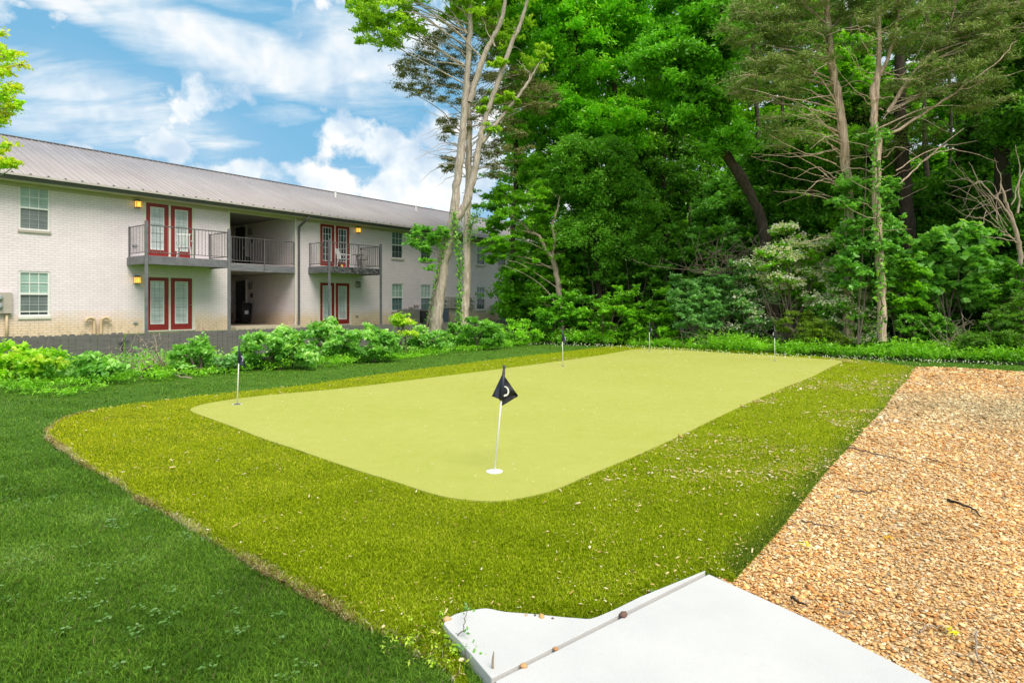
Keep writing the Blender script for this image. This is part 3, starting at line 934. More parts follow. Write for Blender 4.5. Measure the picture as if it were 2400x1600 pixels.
def vent(s, frac):
    y = -.6 + frac * (DEP/2 + .6); z = RZ0 + (y + .6) * .405
    m = MB(); m.cyl((s, y), .055, z - .1, z + .30, 14); m.cyl((s, y), .07, z + .30, z + .33, 14)
    m.build('roof_vent', M['white'], rf)
vent(14.6, .80); vent(20.6, .78)
# snow guards / screws along the eave
m = MB()
m.box(S0, S1, -.505, -.495, RZ0 + .045, RZ0 + .055)
s = S0
while s < S1:
    m.box(s, s + .05, -.52, -.48, RZ0 + .05, RZ0 + .095); s += .46
m.build('snow_guard', M['dgrey'], rf)
# soffit, fascia and gutter
m = MB(); m.box(S0 - .3, S1 + .3, -.50, .0, ZT - .035, ZT - .005); m.build('soffit', M['soffit'], B)
m = MB(); m.box(S0 - .3, S1 + .3, -.012, -.002, ZT - .16, ZT - .036); m.build('frieze_board', M['soffit'], B)
m = MB(); m.box(S0 - .3, S1 + .3, -.53, -.502, ZT - .05, ZT + .13); m.build('fascia', M['trim'], B)
pr = [(-.535, 5.31), (-.535, 5.42), (-.66, 5.425), (-.672, 5.415), (-.672, 5.395), (-.655, 5.375), (-.655, 5.35), (-.60, 5.255), (-.535, 5.25)]
pr = [(y, z + .01) for y, z in pr]
m = MB(); n = len(pr)
v = [(S0 - .35, y, z) for y, z in pr] + [(S1 + .35, y, z) for y, z in pr]
m.add(v, [(i, (i+1) % n, n + (i+1) % n, n + i) for i in range(n)] + [tuple(range(n)), tuple(range(n, 2*n))[::-1]])
m.build('gutter', M['dgrey'], B)
m = MB(); m.box(S0 - .35, S1 + .35, -.70, -.674, 5.375, 5.44); m.build('gutter_lip', simple('gutter_lip_paint', (.50, .46, .43), .4), B)
# downspouts
def spout(s):
    m = MB()
    m.tube([(s + .12, -.60, 5.30), (s + .12, -.60, 5.20), (s + .04, -.32, 5.02), (s, -.10, 4.88), (s, -.06, 4.75), (s, -.06, .75), (s, -.06, .50), (s - .02, -.22, .42)], .05, 8)
    m.build('downspout', M['dgrey'], B, smooth=True)
spout(9.52); spout(25.6)

def add_window(s, z0, z1, up, lo, sill=True, gap=False):
    fr = MB(); y0, y1 = .02, .09
    a, b_ = s + .004, s + .816
    fr.box(a, a + .05, y0, y1, z0 + .004, z1 - .004); fr.box(b_ - .05, b_, y0, y1, z0 + .004, z1 - .004)
    fr.box(a + .05, b_ - .05, y0, y1, z1 - .054, z1 - .004); fr.box(a + .05, b_ - .05, y0, y1, z0 + .004, z0 + .06)
    zm = (z0 + z1) / 2
    fr.box(a + .05, b_ - .05, y0 - .01, y1 - .02, zm - .028, zm + .028)
    w_ = (b_ - a - .1)
    for k in (1, 2):
        x = a + .05 + w_ * k / 3
        fr.box(x - .011, x + .011, y0 + .016, y0 + .03, zm + .028, z1 - .054)
    zu = (zm + z1) / 2 - .01
    fr.box(a + .05, b_ - .05, y0 + .017, y0 + .031, zu - .011, zu + .011)
    o = fr.build('window', M['white'], B)
    lw = MB()
    for k in (1, 2):
        x = a + .05 + w_ * k / 3
        lw.box(x - .010, x + .010, y0 + .034, y0 + .044, z0 + .06, zm - .028)
    zl = (z0 + zm) / 2
    lw.box(a + .05, b_ - .05, y0 + .035, y0 + .045, zl - .010, zl + .010)
    lw.build('glazing_bars', simple_cache('muntin_shaded', (.34, .38, .38)), o)
    m = MB(); m.quad((a + .05, y0 + .036, zm + .028), (b_ - .05, y0 + .036, zm + .028), (b_ - .05, y0 + .036, z1 - .054), (a + .05, y0 + .036, z1 - .054))
    m.build('upper_pane', M[up], o)
    zb = z0 + .06 + (.11 if gap else 0)
    m = MB(); m.quad((a + .05, y0 + .052, zb), (b_ - .05, y0 + .052, zb), (b_ - .05, y0 + .052, zm - .028), (a + .05, y0 + .052, zm - .028))
    m.build('lower_pane', M[lo], o)
    if gap:
        m = MB(); m.box(a + .05, b_ - .05, y0 + .03, y0 + .06, zb - .03, zb); m.build('sash_rail', M['white'], o)
        m = MB(); m.quad((a + .05, y0 + .06, z0 + .06), (b_ - .05, y0 + .06, z0 + .06), (b_ - .05, y0 + .06, zb - .03), (a + .05, y0 + .06, zb - .03)); m.build('open_gap', M['pane_black'], o)
    m = MB(); m.box(s - .02, s + .84, -.045, .03, z0 - .075, z0 + .003); m.build('sill', M['meterbox'] if not gap else M['trim'], o)
_sc = {}
def simple_cache(n, c):
    if n not in _sc: _sc[n] = simple(n, c, .5, .05)
    return _sc[n]
for i, s in enumerate(WIN_S + [-5.6]):
    add_window(s, 3.80, 5.22, 'pane_light' if i == 0 else 'pane_teal', 'pane_dark' if i == 0 else 'pane_black')
    add_window(s, 1.07, 2.51, 'pane_light' if i in (0, 1, 2) else 'pane_teal', 'pane_dark' if i == 0 else ('pane_teal' if i in (1, 2) else 'pane_black'), gap=(i == 0))

def french(a, b_, z0, z1, pane, extra=None):
    m = MB()
    m.box(a - .03, a + .06, -.012, .10, z0 + .003, z1 + .02); m.box(b_ - .10, b_ - .003, .0, .10, z0 + .003, z1 - .003)
    m.box(a + .06, b_ - .10, .0, .10, z1 - .06, z1 - .003)
    c = (a + b_) / 2 - .02
    m.box(c - .035, c + .035, .0, .10, z0 + .003, z1 - .06)
    m.box(a - .0, b_, -.03, .10, z0 - .04, z0 + .002)
    fr = m.build('door_frame', M['trim'], B)
    for k, (x0, x1) in enumerate(((a + .06, c - .035), (c + .035, b_ - .10))):
        m = MB(); zz0, zz1 = z0 + .005, z1 - .062; st = .155; y0, y1 = .02, .065
        m.box(x0, x0 + st, y0, y1, zz0, zz1); m.box(x1 - st, x1, y0, y1, zz0, zz1)
        m.box(x0 + st, x1 - st, y0, y1, zz0, zz0 + .22); m.box(x0 + st, x1 - st, y0, y1, zz1 - .13, zz1)
        d = m.build('french_door', M['red'], B, bevel=.003)
        g0, g1, h0, h1 = x0 + st, x1 - st, zz0 + .22, zz1 - .13
        m = MB()
        m.box(g0, g0 + .025, y0 - .008, y0 + .03, h0, h1); m.box(g1 - .025, g1, y0 - .008, y0 + .03, h0, h1)
        m.box(g0 + .025, g1 - .025, y0 - .008, y0 + .03, h0, h0 + .025); m.box(g0 + .025, g1 - .025, y0 - .008, y0 + .03, h1 - .025, h1)
        m.build('glass_bead', M['white'], d)
        m = MB()
        for q in (1, 2):
            x = g0 + (g1 - g0) * q / 3; m.box(x - .009, x + .009, y0 + .012, y0 + .022, h0 + .025, h1 - .025)
        for q in range(1, 5):
            z = h0 + (h1 - h0) * q / 5; m.box(g0 + .025, g1 - .025, y0 + .011, y0 + .023, z - .009, z + .009)
        m.build('glazing_bars', simple_cache('door_muntin', (.40, .46, .50)) if pane == 'pane_white' else M['white'], d)
        m = MB(); m.quad((g0, y0 + .027, h0), (g1, y0 + .027, h0), (g1, y0 + .027, h1), (g0, y0 + .027, h1))
        m.build('glass_pane', M[pane], d)
        m = MB(); hx = x1 - .05 if k == 1 else x0 + .05
        m.tube([(hx, y0, zz0 + .92), (hx, y0 - .05, zz0 + .92), (hx - .05, y0 - .06, zz0 + .92)], .014, 6); m.build('handle', M['galv'], d)
french(*DOORS[0], .50, 2.50, 'pane_white'); french(*DOORS[0], 3.22, 5.20, 'pane_white')
french(*DOORS[1], .50, 2.50, 'pane_white'); french(*DOORS[1], 3.22, 5.20, 'pane_black')

# wall lanterns
def glow(name, strength):
    m, nt, b, o = mat_new(name)
    v = objco(nt)
    if strength:
        b.inputs['Base Color'].default_value = (.9, .6, .15, 1)
        b.inputs['Emission Color'].default_value = (1.0, .52, .06, 1); b.inputs['Emission Strength'].default_value = strength
    else:
        f = noise(nt, v, 5); nt.links.new(ramp(nt, f, [(.3, (.45, .43, .38)), (.7, (.58, .56, .5))]), b.inputs['Base Color'])
    b.inputs['Roughness'].default_value = .3
    return m
M['lamp_on'] = glow('lantern_glass_lit', 1.25); M['lamp_hot'] = glow('lantern_bulb', 3.0); M['lamp_off'] = glow('lantern_glass', 0)
M['bronze'] = simple('bronze_metal', (.035, .025, .018), .4, .1)
def lantern(s, z, on):
    m = MB(); y0, y1, w_ = -.17, -.03, .085
    m.box(s - w_ - .012, s + w_ + .012, y0 - .012, y1 + .012, z + .10, z + .125); m.box(s - w_ * .7, s + w_ * .7, y0 + .02, y1, z + .126, z + .15)
    m.box(s - w_ - .006, s + w_ + .006, y0 - .006, y1 + .006, z - .125, z - .108)
    m.box(s - .05, s + .05, -.03, -.001, z - .09, z + .09)
    for x in (s - w_, s - w_/3, s + w_/3, s + w_):
        m.box(x - .005, x + .005, y0 - .005, y0 + .004, z - .108, z + .10)
    for x in (s - w_, s + w_):
        m.box(x - .005, x + .005, y1 - .004, y1 + .005, z - .108, z + .10)
    m.box(s - w_, s + w_, y0 - .005, y0 + .002, z + .03, z + .038)
    o = m.build('wall_lantern', M['bronze'], B)
    m = MB(); m.box(s - w_ + .006, s + w_ - .006, y0 + .006, y1 - .004, z - .107, z + .099); m.build('lantern_glass', M['lamp_on'] if on else M['lamp_off'], o)
    if on:
        m = MB(); m.box(s - .03, s + .03, y0 + .0045, y0 + .0055, z - .06, z + .06); m.build('bulb_glare', M['lamp_hot'], o)
lantern(2.98, 5.02, 1); lantern(2.96, 2.32, 1); lantern(12.78, 5.03, 1); lantern(12.76, 2.38, 0)

# balconies
def rail_mesh(m, pts, z0, z1, step=.115, mids=()):
    for (xa, ya), (xb, yb) in zip(pts[:-1], pts[1:]):
        L = math.hypot(xb - xa, yb - ya); n = max(1, int(L / step))
        for z in (z0, z1):
            r = .019 if z == z1 else .015
            m.tube([(xa, ya, z), (xb, yb, z)], r, 4)
        for i in range(n + 1):
            t = i / n; x, y = xa + (xb - xa) * t, ya + (yb - ya) * t
            r = .016 if (i in (0, n)) else .0065
            m.box(x - r, x + r, y - r, y + r, z0 - (.07 if i in (0, n) else 0), z1 + .001)
def balcony(a, b_, p, mat, front_mat):
    m = MB(); m.box(a, b_, -p, -.002, 3.07, 3.125)
    dk = m.build('balcony', M['beam'], B)
    m = MB(); m.box(a - .02, b_ + .02, -p - .045, -p, 2.83, 3.10); m.build('front_board', front_mat, dk, bevel=.004)
    m = MB(); m.box(a - .04, a, -p, -.002, 2.83, 3.10); m.build('side_board', M['mgrey'], dk, bevel=.004)
    m = MB(); m.box(b_, b_ + .04, -p, -.002, 2.83, 3.10); m.build('side_board', M['mgrey'], dk, bevel=.004)
    m = MB()
    y = -p + .25
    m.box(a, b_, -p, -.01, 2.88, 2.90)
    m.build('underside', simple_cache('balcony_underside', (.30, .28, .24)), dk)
    m = MB()
    m.box(a + .01, a + .06, -.03, -.002, 3.13, 4.20); m.box(b_ - .06, b_ - .01, -.03, -.002, 3.13, 4.20)
    rail_mesh(m, [(a + .03, -.03), (a + .03, -p + .02), (b_ - .03, -p + .02), (b_ - .03, -.03)], 3.24, 4.17)
    x = (a + b_) / 2 + .2; m.box(x - .018, x + .018, -p + .0, -p + .036, 3.08, 4.16)
    m.build('railing', M['rail'], dk)
    for x in (a + .02, b_ - .02):
        m = MB(); m.box(x - .05, x + .05, -p - .105, -p - .047, .1, 4.30)
        m.build('post', M['mgrey'], dk, bevel=.006)
balcony(2.69, 5.62, 1.36, M['mgrey'], M['mgrey'])
balcony(10.07, 13.02, 1.38, M['mgrey'], M['peel'])
# landing railing across the breezeway
for a, b_ in BW:
    m = MB(); rail_mesh(m, [(a + .05, -.03), ((a + b_) / 2 + .0, -.03), (b_ - .06, -.03)], 3.22, 4.17, .118)
    m.box((a+b_)/2 - .02, (a+b_)/2 + .02, -.085, -.062, 2.88, 4.17)
    m.build('landing_railing', M['rail'], B)

# meters, boxes and pipes on the wall
def meter_box(a, b_, z0, z1, cols, leg=None):
    m = MB(); m.box(a, b_, -.14, -.002, z0, z1); m.box(a - .02, b_ + .02, -.16, -.002, z0 - .02, z0 - .002)
    bx = m.build('meter_box', M['meterbox'], B, bevel=.006)
    for c in cols:
        for z in (z0 + (z1 - z0) * .34, z0 + (z1 - z0) * .74):
            m = MB()
            pts = [(c, -.142, z), (c, -.17, z), (c, -.172, z), (c, -.23, z), (c, -.245, z)]
            m.tube(pts, [.088, .088, .075, .07, .05], 14)
            m.build('meter', M['galv'], bx, smooth=False)
    if leg is not None:
        m = MB(); m.tube([(leg, -.07, z0), (leg, -.07, .3)], .04, 8); m.build('conduit', M['tan'], bx, smooth=True)
meter_box(-1.55, -.60, 1.20, 1.83, [-1.25, -.92], -.72)
meter_box(18.6, 19.35, 1.2, 1.85, [18.85], None)
meter_box(19.4, 20.35, 1.2, 1.85, [19.75], 19.3)
meter_box(20.9, 21.4, 1.2, 1.85, [21.15], 21.0)
def hook(s, sgn):
    m = MB()
    pts = spline([(s, -.10, .25), (s, -.10, .86), (s + sgn*.05, -.12, .97), (s + sgn*.15, -.13, 1.0), (s + sgn*.24, -.14, .95), (s + sgn*.26, -.14, .87)], 4)
    m.tube(pts, .05, 10); m.build('vent_pipe', M['tan'], B, smooth=True)
hook(1.62, -1); hook(1.82, 1)
for s, z in ((2.93, .80), (12.75, .86), (2.9, 3.55)):
    m = MB(); m.box(s - .07, s + .07, -.05, -.002, z - .035, z + .035); m.build('wall_outlet_cover', M['galv'], B, bevel=.008)
for s0 in (16.2, 23.1):
    for k in range(4):
        m = MB(); s = s0 + k * .19; z = 1.28 + (.12 if k > 1 and s0 < 20 else 0)
        m.tube([(s, -.002, z), (s, -.07, z), (s, -.10, z - .04), (s, -.10, z - .14)], .045, 8); m.build('dryer_vent', M['meterbox'], B, smooth=True)

# things near the building: local (s, y) to world
def bl(s, y, z=0.0):
    return (-15.2 + s * U[0] - y * Nn[0], 19.4 + s * U[1] - y * Nn[1], z)
BR = math.atan2(U[1], U[0])
# wheeled bin in the breezeway
t = thing('trash_bin', 'black wheeled trash bin standing in the ground floor breezeway', 'trash bin', bl(9.0, 3.55, .53), rotz=BR)
m = MB()
m.add([(-.20,-.22,.05),(.20,-.22,.05),(.20,.22,.05),(-.20,.22,.05),(-.26,-.28,.9),(.26,-.28,.9),(.26,.28,.9),(-.26,.28,.9)], [(0,3,2,1),(4,5,6,7),(0,1,5,4),(1,2,6,5),(2,3,7,6),(3,0,4,7)])
m.build('body', M['black'], t, bevel=.02)
m = MB(); m.box(-.29, .29, -.31, .31, .905, .95); m.box(-.2, .2, -.2, .2, .951, .98); m.build('lid', M['black'], t, bevel=.015)
for x in (-.22, .22):
    m = MB(); m.tube([(x - .03, .25, .1), (x + .03, .25, .1)], .1, 16); m.build('wheel', M['black'], t)
m = MB(); m.box(-.12, .06, -.275, -.262, .45, .62); m.build('sticker', M['white'], t)
t2 = thing('trash_bin', 'black bin on the upper landing beside the dark entry door', 'trash bin', bl(9.0, 3.4, 3.12), rotz=BR)
m = MB(); m.cyl((0, 0), .16, .02, .50, 16, .21); m.build('body', M['black'], t2); m = MB(); m.cyl((0, 0), .225, .505, .56, 16, .1); m.build('lid', M['black'], t2)

# air conditioning units behind the fence
M['ac'] = simple('ac_cabinet', (.045, .045, .05), .5, .15)
M['ac_blue'] = simple('ac_blue_grey', (.12, .16, .24), .5, .1)
M['ac_top'] = simple('ac_top', (.30, .28, .26), .45, .1)
def ac(s, y, wd, h, mat, label):
    t = thing('air_conditioner', label, 'air conditioner', bl(s, y, .40), 'air conditioning units between fence and building', BR)
    m = MB(); m.box(-wd/2, wd/2, -.38, .38, .0, h)
    for k in range(12):
        z = .06 + k * (h - .12) / 12
        m.box(-wd/2 + .04, wd/2 - .04, -.392, -.381, z, z + .02)
    m.build('cabinet', mat, t)
    m = MB(); m.box(-wd/2 - .02, wd/2 + .02, -.40, .40, h + .001, h + .05); m.build('top_grille', M['ac_top'], t, bevel=.01)
    m = MB(); m.cyl((0, 0), .26, h + .051, h + .07, 20); m.build('fan_guard', M['black'], t)
ac(15.45, -.75, .85, .72, M['ac_top'], 'lighter grey air conditioner below the window right of the second balcony')
ac(16.55, -.80, .9, .70, M['ac'], 'black air conditioner between two ground floor windows, left of the tall trunk')
ac(17.65, -.80, .75, .80, M['ac_blue'], 'blue grey air conditioner just left of the thick tree trunk')
ac(23.6, -.9, .8, .84, M['ac_blue'], 'blue grey air conditioner below the far right ground floor window')
ac(25.0, -1.0, 1.1, .74, M['ac'], 'wide dark air conditioner near the far corner of the building, behind leaves')

# plastic chairs on the balconies
M['plastic'] = simple('white_plastic', (.78, .78, .8), .4, .03)
def chair(s, y, rz, label, mat=None, z=3.125):
    mat = mat or M['plastic']
    t = thing('patio_chair', label, 'chair', bl(s, y, z), 'patio chairs on the balconies', BR + rz)
    m = MB(); m.box(-.22, .22, -.22, .22, .40, .43); m.build('seat', mat, t, bevel=.01)
    m = MB()
    for k in range(5):
        x = -.2 + k * .09; m.add([(x,.2,.43),(x+.05,.2,.43),(x+.05,.225,.43),(x,.225,.43),(x,.30,.86),(x+.05,.30,.86),(x+.05,.325,.86),(x,.325,.86)], [(0,3,2,1),(4,5,6,7),(0,1,5,4),(1,2,6,5),(2,3,7,6),(3,0,4,7)])
    m.box(-.22, .22, .30, .33, .84, .90); m.build('backrest', mat, t)
    for sx in (-1, 1):
        for sy in (-1, 1):
            m = MB(); m.tube([(sx*.19, sy*.19, .41), (sx*.23, sy*.23, 0)], .018, 6); m.build('leg', mat, t)
        m = MB(); m.tube([(sx*.24, -.22, .40), (sx*.24, -.22, .62), (sx*.24, .25, .66)], .016, 6); m.build('armrest', mat, t)
chair(4.35, -.62, 2.6, 'white plastic chair in front of the right leaf of the first balcony doors')
chair(11.55, -.55, .5, 'white plastic chair by the dark glass doors of the second balcony')
chair(12.5, -.75, -.9, 'pale folding chair at the right end of the second balcony', M['ac_top'])
t = thing('patio_table', 'small round grey table at the right end of the second balcony', 'table', bl(12.15, -.85, 3.125))
m = MB(); m.cyl((0, 0), .28, .62, .645, 20); m.build('tabletop', M['ac_top'], t)
for k in range(3):
    a = k * 2.1; m = MB(); m.tube([(.05*math.cos(a), .05*math.sin(a), .62), (.22*math.cos(a), .22*math.sin(a), 0)], .014, 6); m.build('leg', M['rail'], t)
t = thing('toy', 'small yellow and red toy lying at the edge of the second balcony', 'toy', bl(11.0, -1.15, 3.125))
m = MB(); m.cyl((0, 0), .07, 0, .1, 12, .04); m.build('yellow_block', simple('yellow_plastic', (.8, .62, .05), .4), t)
m = MB(); m.box(.06, .17, -.04, .05, 0, .06); m.build('red_block', simple('red_plastic', (.6, .04, .04), .4), t)

# ============================================================ fence
M['fence'] = weathered('fence_paint', (.105, .097, .098), (.165, .153, .153))
def fence_sec(s0, s1, dz, label):
    fx = lambda s: (-9.35 + s * U[0], 15.0 + s * U[1], 0)
    t = thing('wooden_fence', label, 'fence', fx(s0), 'low grey picket fence', BR)
    r = random.Random(int(s0 * 10)); m = MB(); x = 0.0; L = s1 - s0
    while x < L:
        h = .775 + dz + r.uniform(-.012, .012); w_ = .136; c = .032; y = r.uniform(-.004, .004); tl = r.uniform(-.004, .004)
        pf = [(x, y, .03), (x + w_, y, .03), (x + w_ + tl, y, h - c), (x + w_ - c + tl, y, h), (x + c + tl, y, h), (x + tl, y, h - c)]
        pb = [(a, b_ + .018, z) for a, b_, z in pf]; n = 6
        m.add(pf + pb, [tuple(range(6)), tuple(range(6, 12))[::-1]] + [(i, n + i, n + (i+1) % n, (i+1) % n) for i in range(n)])
        x += w_ + r.uniform(.004, .009)
    m.build('picket_panel', M['fence'], t)
    for z in (.20, .58):
        m = MB(); m.box(0, L, .026, .065, z, z + .08); m.build('rail', M['fence'], t)
    x = .05
    while x < L:
        m = MB(); m.box(x, x + .09, .067, .157, -.1, .70 + dz); m.build('post', M['fence'], t); x += 2.4
fence_sec(-9.0, -.32, .0, 'low dark grey picket fence left of the gate gap, in front of the left windows')
fence_sec(-.14, 27.0, -.025, 'long low dark grey picket fence running right from the gate gap behind the shrubs')
t = thing('gate_latch', 'black metal gate latch in the gap between the two fence sections', 'latch', (-9.35 - .3 * U[0], 15.0 - .3 * U[1], 0), rotz=BR)
m = MB(); m.tube([(.06, -.03, .05), (.06, -.03, .48), (.10, -.05, .60)], .014, 6); m.build('drop_rod', M['black'], t)
m = MB(); m.tube([(-.02, -.03, .53), (.10, -.04, .55), (.22, -.04, .60)], .012, 6); m.build('latch_arm', M['black'], t)

# ============================================================ flags on the green
M['pole'] = simple('white_pole', (.82, .82, .82), .35, .02)
M['navy'] = simple('navy_nylon', (.022, .028, .055), .55, .25, 30)
M['blackcloth'] = simple('black_nylon', (.009, .010, .014), .6, .25, 30)
M['cup'] = simple('white_cup', (.84, .84, .84), .5, .02)
M['cupdark'] = simple('cup_shadow', (.05, .05, .04), .8, .2)

def flag(x, y, H, lean, label, shape, filled, rz=0.0, wide=1.0):
    g = G(x, y, ZG)
    t = thing('golf_flag', label, 'golf flag', g, 'five flagsticks on the putting surface', rz)
    m = MB(); m.tube([(0, 0, -.01), (lean * .5, 0, H * .5), (lean, 0, H - .04)], [.0085, .0085, .0085], 10); m.build('pole', M['pole'], t, smooth=True)
    k = lambda z: lean * z / H
    m = MB(); m.tube([(k(H-.06), 0, H - .06), (k(H-.03), 0, H - .03), (k(H-.012), 0, H - .012), (k(H-.01), 0, H - .008), (k(H), 0, H)], [.013, .011, .010, .022, .020], 12); m.build('knob', M['dgrey'], t)
    m = MB(); z0, z1 = H - .30, H - .055
    m.tube([(k(z0), 0, z0), (k(z1), 0, z1)], [.020, .013], 10); m.build('sleeve', M['navy'], t, smooth=True)
    # cloth: two hanging folds, each a gently waved sheet
    def fold(name, outline, mat, off, zref):
        # outline: list of (dx, dz) from sleeve, fan from the sleeve line
        nU, nV = 10, 12
        V = []; top, bot, tip1, tip2 = outline
        for i in range(nV + 1):
            v = i / nV
            a = (1 - v) * np.array(top) + v * np.array(bot)
            b_ = (1 - v) * np.array(tip1) + v * np.array(tip2)
            for j in range(nU + 1):
                u = j / nU
                q = a * (1 - u) + b_ * u
                yy = off * u + .014 * math.sin(u * 7 + v * 3.1) * u + .006 * math.sin(v * 9 + u * 4)
                V.append((k(q[1]) + q[0] * wide, yy, q[1]))
        i, j = np.meshgrid(np.arange(nV), np.arange(nU), indexing='ij'); a0 = (i * (nU + 1) + j).ravel()
        me = mesh_np(name, np.array(V), [np.stack([a0, a0 + 1, a0 + nU + 2, a0 + nU + 1], 1)], smooth=True)
        o = link(name, me, mat, t, False)
        return o
    zt, zb = H - .075, H - .295
    if shape == 'spread':
        fold('flag_cloth', [(0, zt + .015), (-.005, zb), (-.012, zt), (-.085, zb + .03)], M['navy'], -.02, zt)
        c = fold('flag_cloth', [(.012, zt - .02), (.006, H - .355), (.145, H - .265), (.14, H - .275)], M['blackcloth'], .03, zt)
        m = MB(); pts = []
        V = []; Fq = []
        # part of a round white letter showing on the cloth
        cx, cz, ro = .048, H - .235, .045
        for i in range(15):
            a = math.radians(110 - 215 * i / 14); w_ = .016 * math.sin(math.pi * (i + 2) / 18)
            for r_ in (ro - w_, ro):
                V.append((k(cz) + (cx - .022) + r_ * math.cos(a) * .85, -.006, cz + .012 + r_ * math.sin(a)))
        for i in range(14): Fq.append((2*i, 2*i+1, 2*i+3, 2*i+2))
        m.add(V, Fq); m.build('emblem', M['cup'], c)
        m = MB(); m.add([(k(cz) + .018, -.0065, cz - .035), (k(cz) + .036, -.0065, cz - .030), (k(cz) + .040, -.0065, cz - .012), (k(cz) + .018, -.0065, cz - .018)], [(0, 1, 2, 3)]); m.build('emblem_tail', M['cup'], c)
    elif shape == 'right':
        c = fold('flag_cloth', [(.0, zt), (.0, zb), (.03, zt - .06), (.115, zb - .085)], M['navy'], -.02, zt)
        m = MB(); V = []; Fq = []
        for i in range(10):
            a = math.radians(100 - 160 * i / 9)
            for r_ in (.022, .034): V.append((k(zb) + .05 + r_ * math.cos(a) * .8, -.022, zb + .055 + r_ * math.sin(a) * 1.3))
        for i in range(9): Fq.append((2*i, 2*i+1, 2*i+3, 2*i+2))
        m.add(V, Fq); m.build('emblem', simple_cache('lilac_print', (.55, .5, .75)), c)
    else:
        c = fold('flag_cloth', [(.0, zt), (.0, zb - .02), (-.03, zt - .05), (-.095, zb + .03)], M['blackcloth'], -.015, zt)
        fold('flag_cloth', [(.0, zt), (.0, zb), (.02, zt - .05), (.06, zb - .03)], M['navy'], .015, zt)
        m = MB(); V = []; Fq = []
        for i in range(10):
            a = math.radians(80 + 200 * i / 9)
            for r_ in (.018, .028): V.append((k(zb) - .028 + r_ * math.cos(a) * .8, -.020, zb + .09 + r_ * math.sin(a) * 1.2))
        for i in range(9): Fq.append((2*i, 2*i+1, 2*i+3, 2*i+2))
        m.add(V, Fq); m.build('emblem', M['cup'], c)
    m = MB(); n = 32
    if filled:
        m.cyl((0, 0), .072, .001, .006, n)
    else:
        ro, ri = .068, .054
        V = [(ro*math.cos(6.2832*i/n), ro*math.sin(6.2832*i/n), .003) for i in range(n)] + [(ri*math.cos(6.2832*i/n), ri*math.sin(6.2832*i/n), .003) for i in range(n)]
        m.add(V, [(i, (i+1) % n, n + (i+1) % n, n + i) for i in range(n)])
    cp = m.build('cup', M['cup'], t)
    if not filled:
        m = MB(); m.cyl((0, 0), .0535, .0005, .0015, n); m.build('cup_opening', M['cupdark'], cp)

flag(1159, 1105, .925, .086, 'nearest flagstick, leaning right, black flag with partly hidden white curved letter, white round base', 'spread', True)
flag(556, 947, .90, .03, 'flagstick at the left corner of the green, navy flag hanging to the right', 'right', False)
flag(1319.6, 858, .88, -.02, 'flagstick by the far left edge of the green in front of dense bushes', 'right', False, 0, .95)
flag(1522, 823, .89, .0, 'farthest flagstick, in the middle of the far edge of the green', 'right', False, 0, .55)
flag(1816, 845, .885, -.01, 'flagstick near the far right corner of the green before the flowering bush', 'left', False)

# ============================================================ foliage tools
def leaf_mesh(Cn, size, asp, up, col, rng, droop=.2, shape='leaf', axis=None):
    """one small folded face per leaf"""
    n = len(Cn)
    col = np.clip(np.asarray(col) * GAIN, 0, .86)
    nrm = rng.normal(size=(n, 3)); nrm /= np.linalg.norm(nrm, axis=1, keepdims=True)
    nrm[:, 2] = np.abs(nrm[:, 2]); nrm = nrm * (1 - up) + np.array([0, 0, 1.0]) * up
    nrm /= np.linalg.norm(nrm, axis=1, keepdims=True)
    d = rng.normal(size=(n, 3)) if axis is None else axis + rng.normal(size=(n, 3)) * .45
    d = d - (d * nrm).sum(1, keepdims=True) * nrm
    d /= (np.linalg.norm(d, axis=1, keepdims=True) + 1e-9)
    d[:, 2] -= droop; d /= np.linalg.norm(d, axis=1, keepdims=True)
    w = np.cross(nrm, d); w /= (np.linalg.norm(w, axis=1, keepdims=True) + 1e-9)
    L = (size * .5)[:, None]; W = L * asp; f = nrm * L * .18
    Cn = Cn.astype(float)
    V = np.stack([Cn - d * L, Cn - d * L * .1 + w * W + f, Cn + d * L, Cn - d * L * .1 - w * W + f], 1).reshape(-1, 3)
    i = np.arange(n) * 4
    return V, [np.stack([i, i + 1, i + 2, i + 3], 1)], np.repeat(col, 4, 0)

def rand_in(cen, rad, n, rng, shell=.55):
    d = rng.normal(size=(n, 3)); d /= np.linalg.norm(d, axis=1, keepdims=True)
    r = (shell + (1 - shell) * rng.random(n)) if shell > 0 else rng.random(n) ** (1/3)
    r = rng.random(n) ** (1 / 3) * (1 - shell) + shell * (1 - .25 * rng.random(n)) if shell > 0 else r
    return cen + d * r[:, None] * rad, d

GAIN = np.array([1.9, 1.9, 1.0])
GREEN_M = [(.035, .105, .010), (.085, .23, .018), (.15, .35, .03), (.25, .47, .07)]
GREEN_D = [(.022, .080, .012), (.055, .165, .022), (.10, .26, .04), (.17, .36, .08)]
GREEN_Y = [(.08, .17, .014), (.16, .30, .025), (.27, .42, .05), (.42, .52, .13)]
GREEN_G = [(.03, .10, .05), (.07, .19, .10), (.13, .29, .17), (.24, .42, .30)]
OLIVE = [(.035, .075, .022), (.075, .13, .04), (.13, .19, .075), (.20, .26, .12)]
BRIGHT = [(.038, .12, .03), (.08, .225, .055), (.15, .33, .12), (.33, .50, .30)]

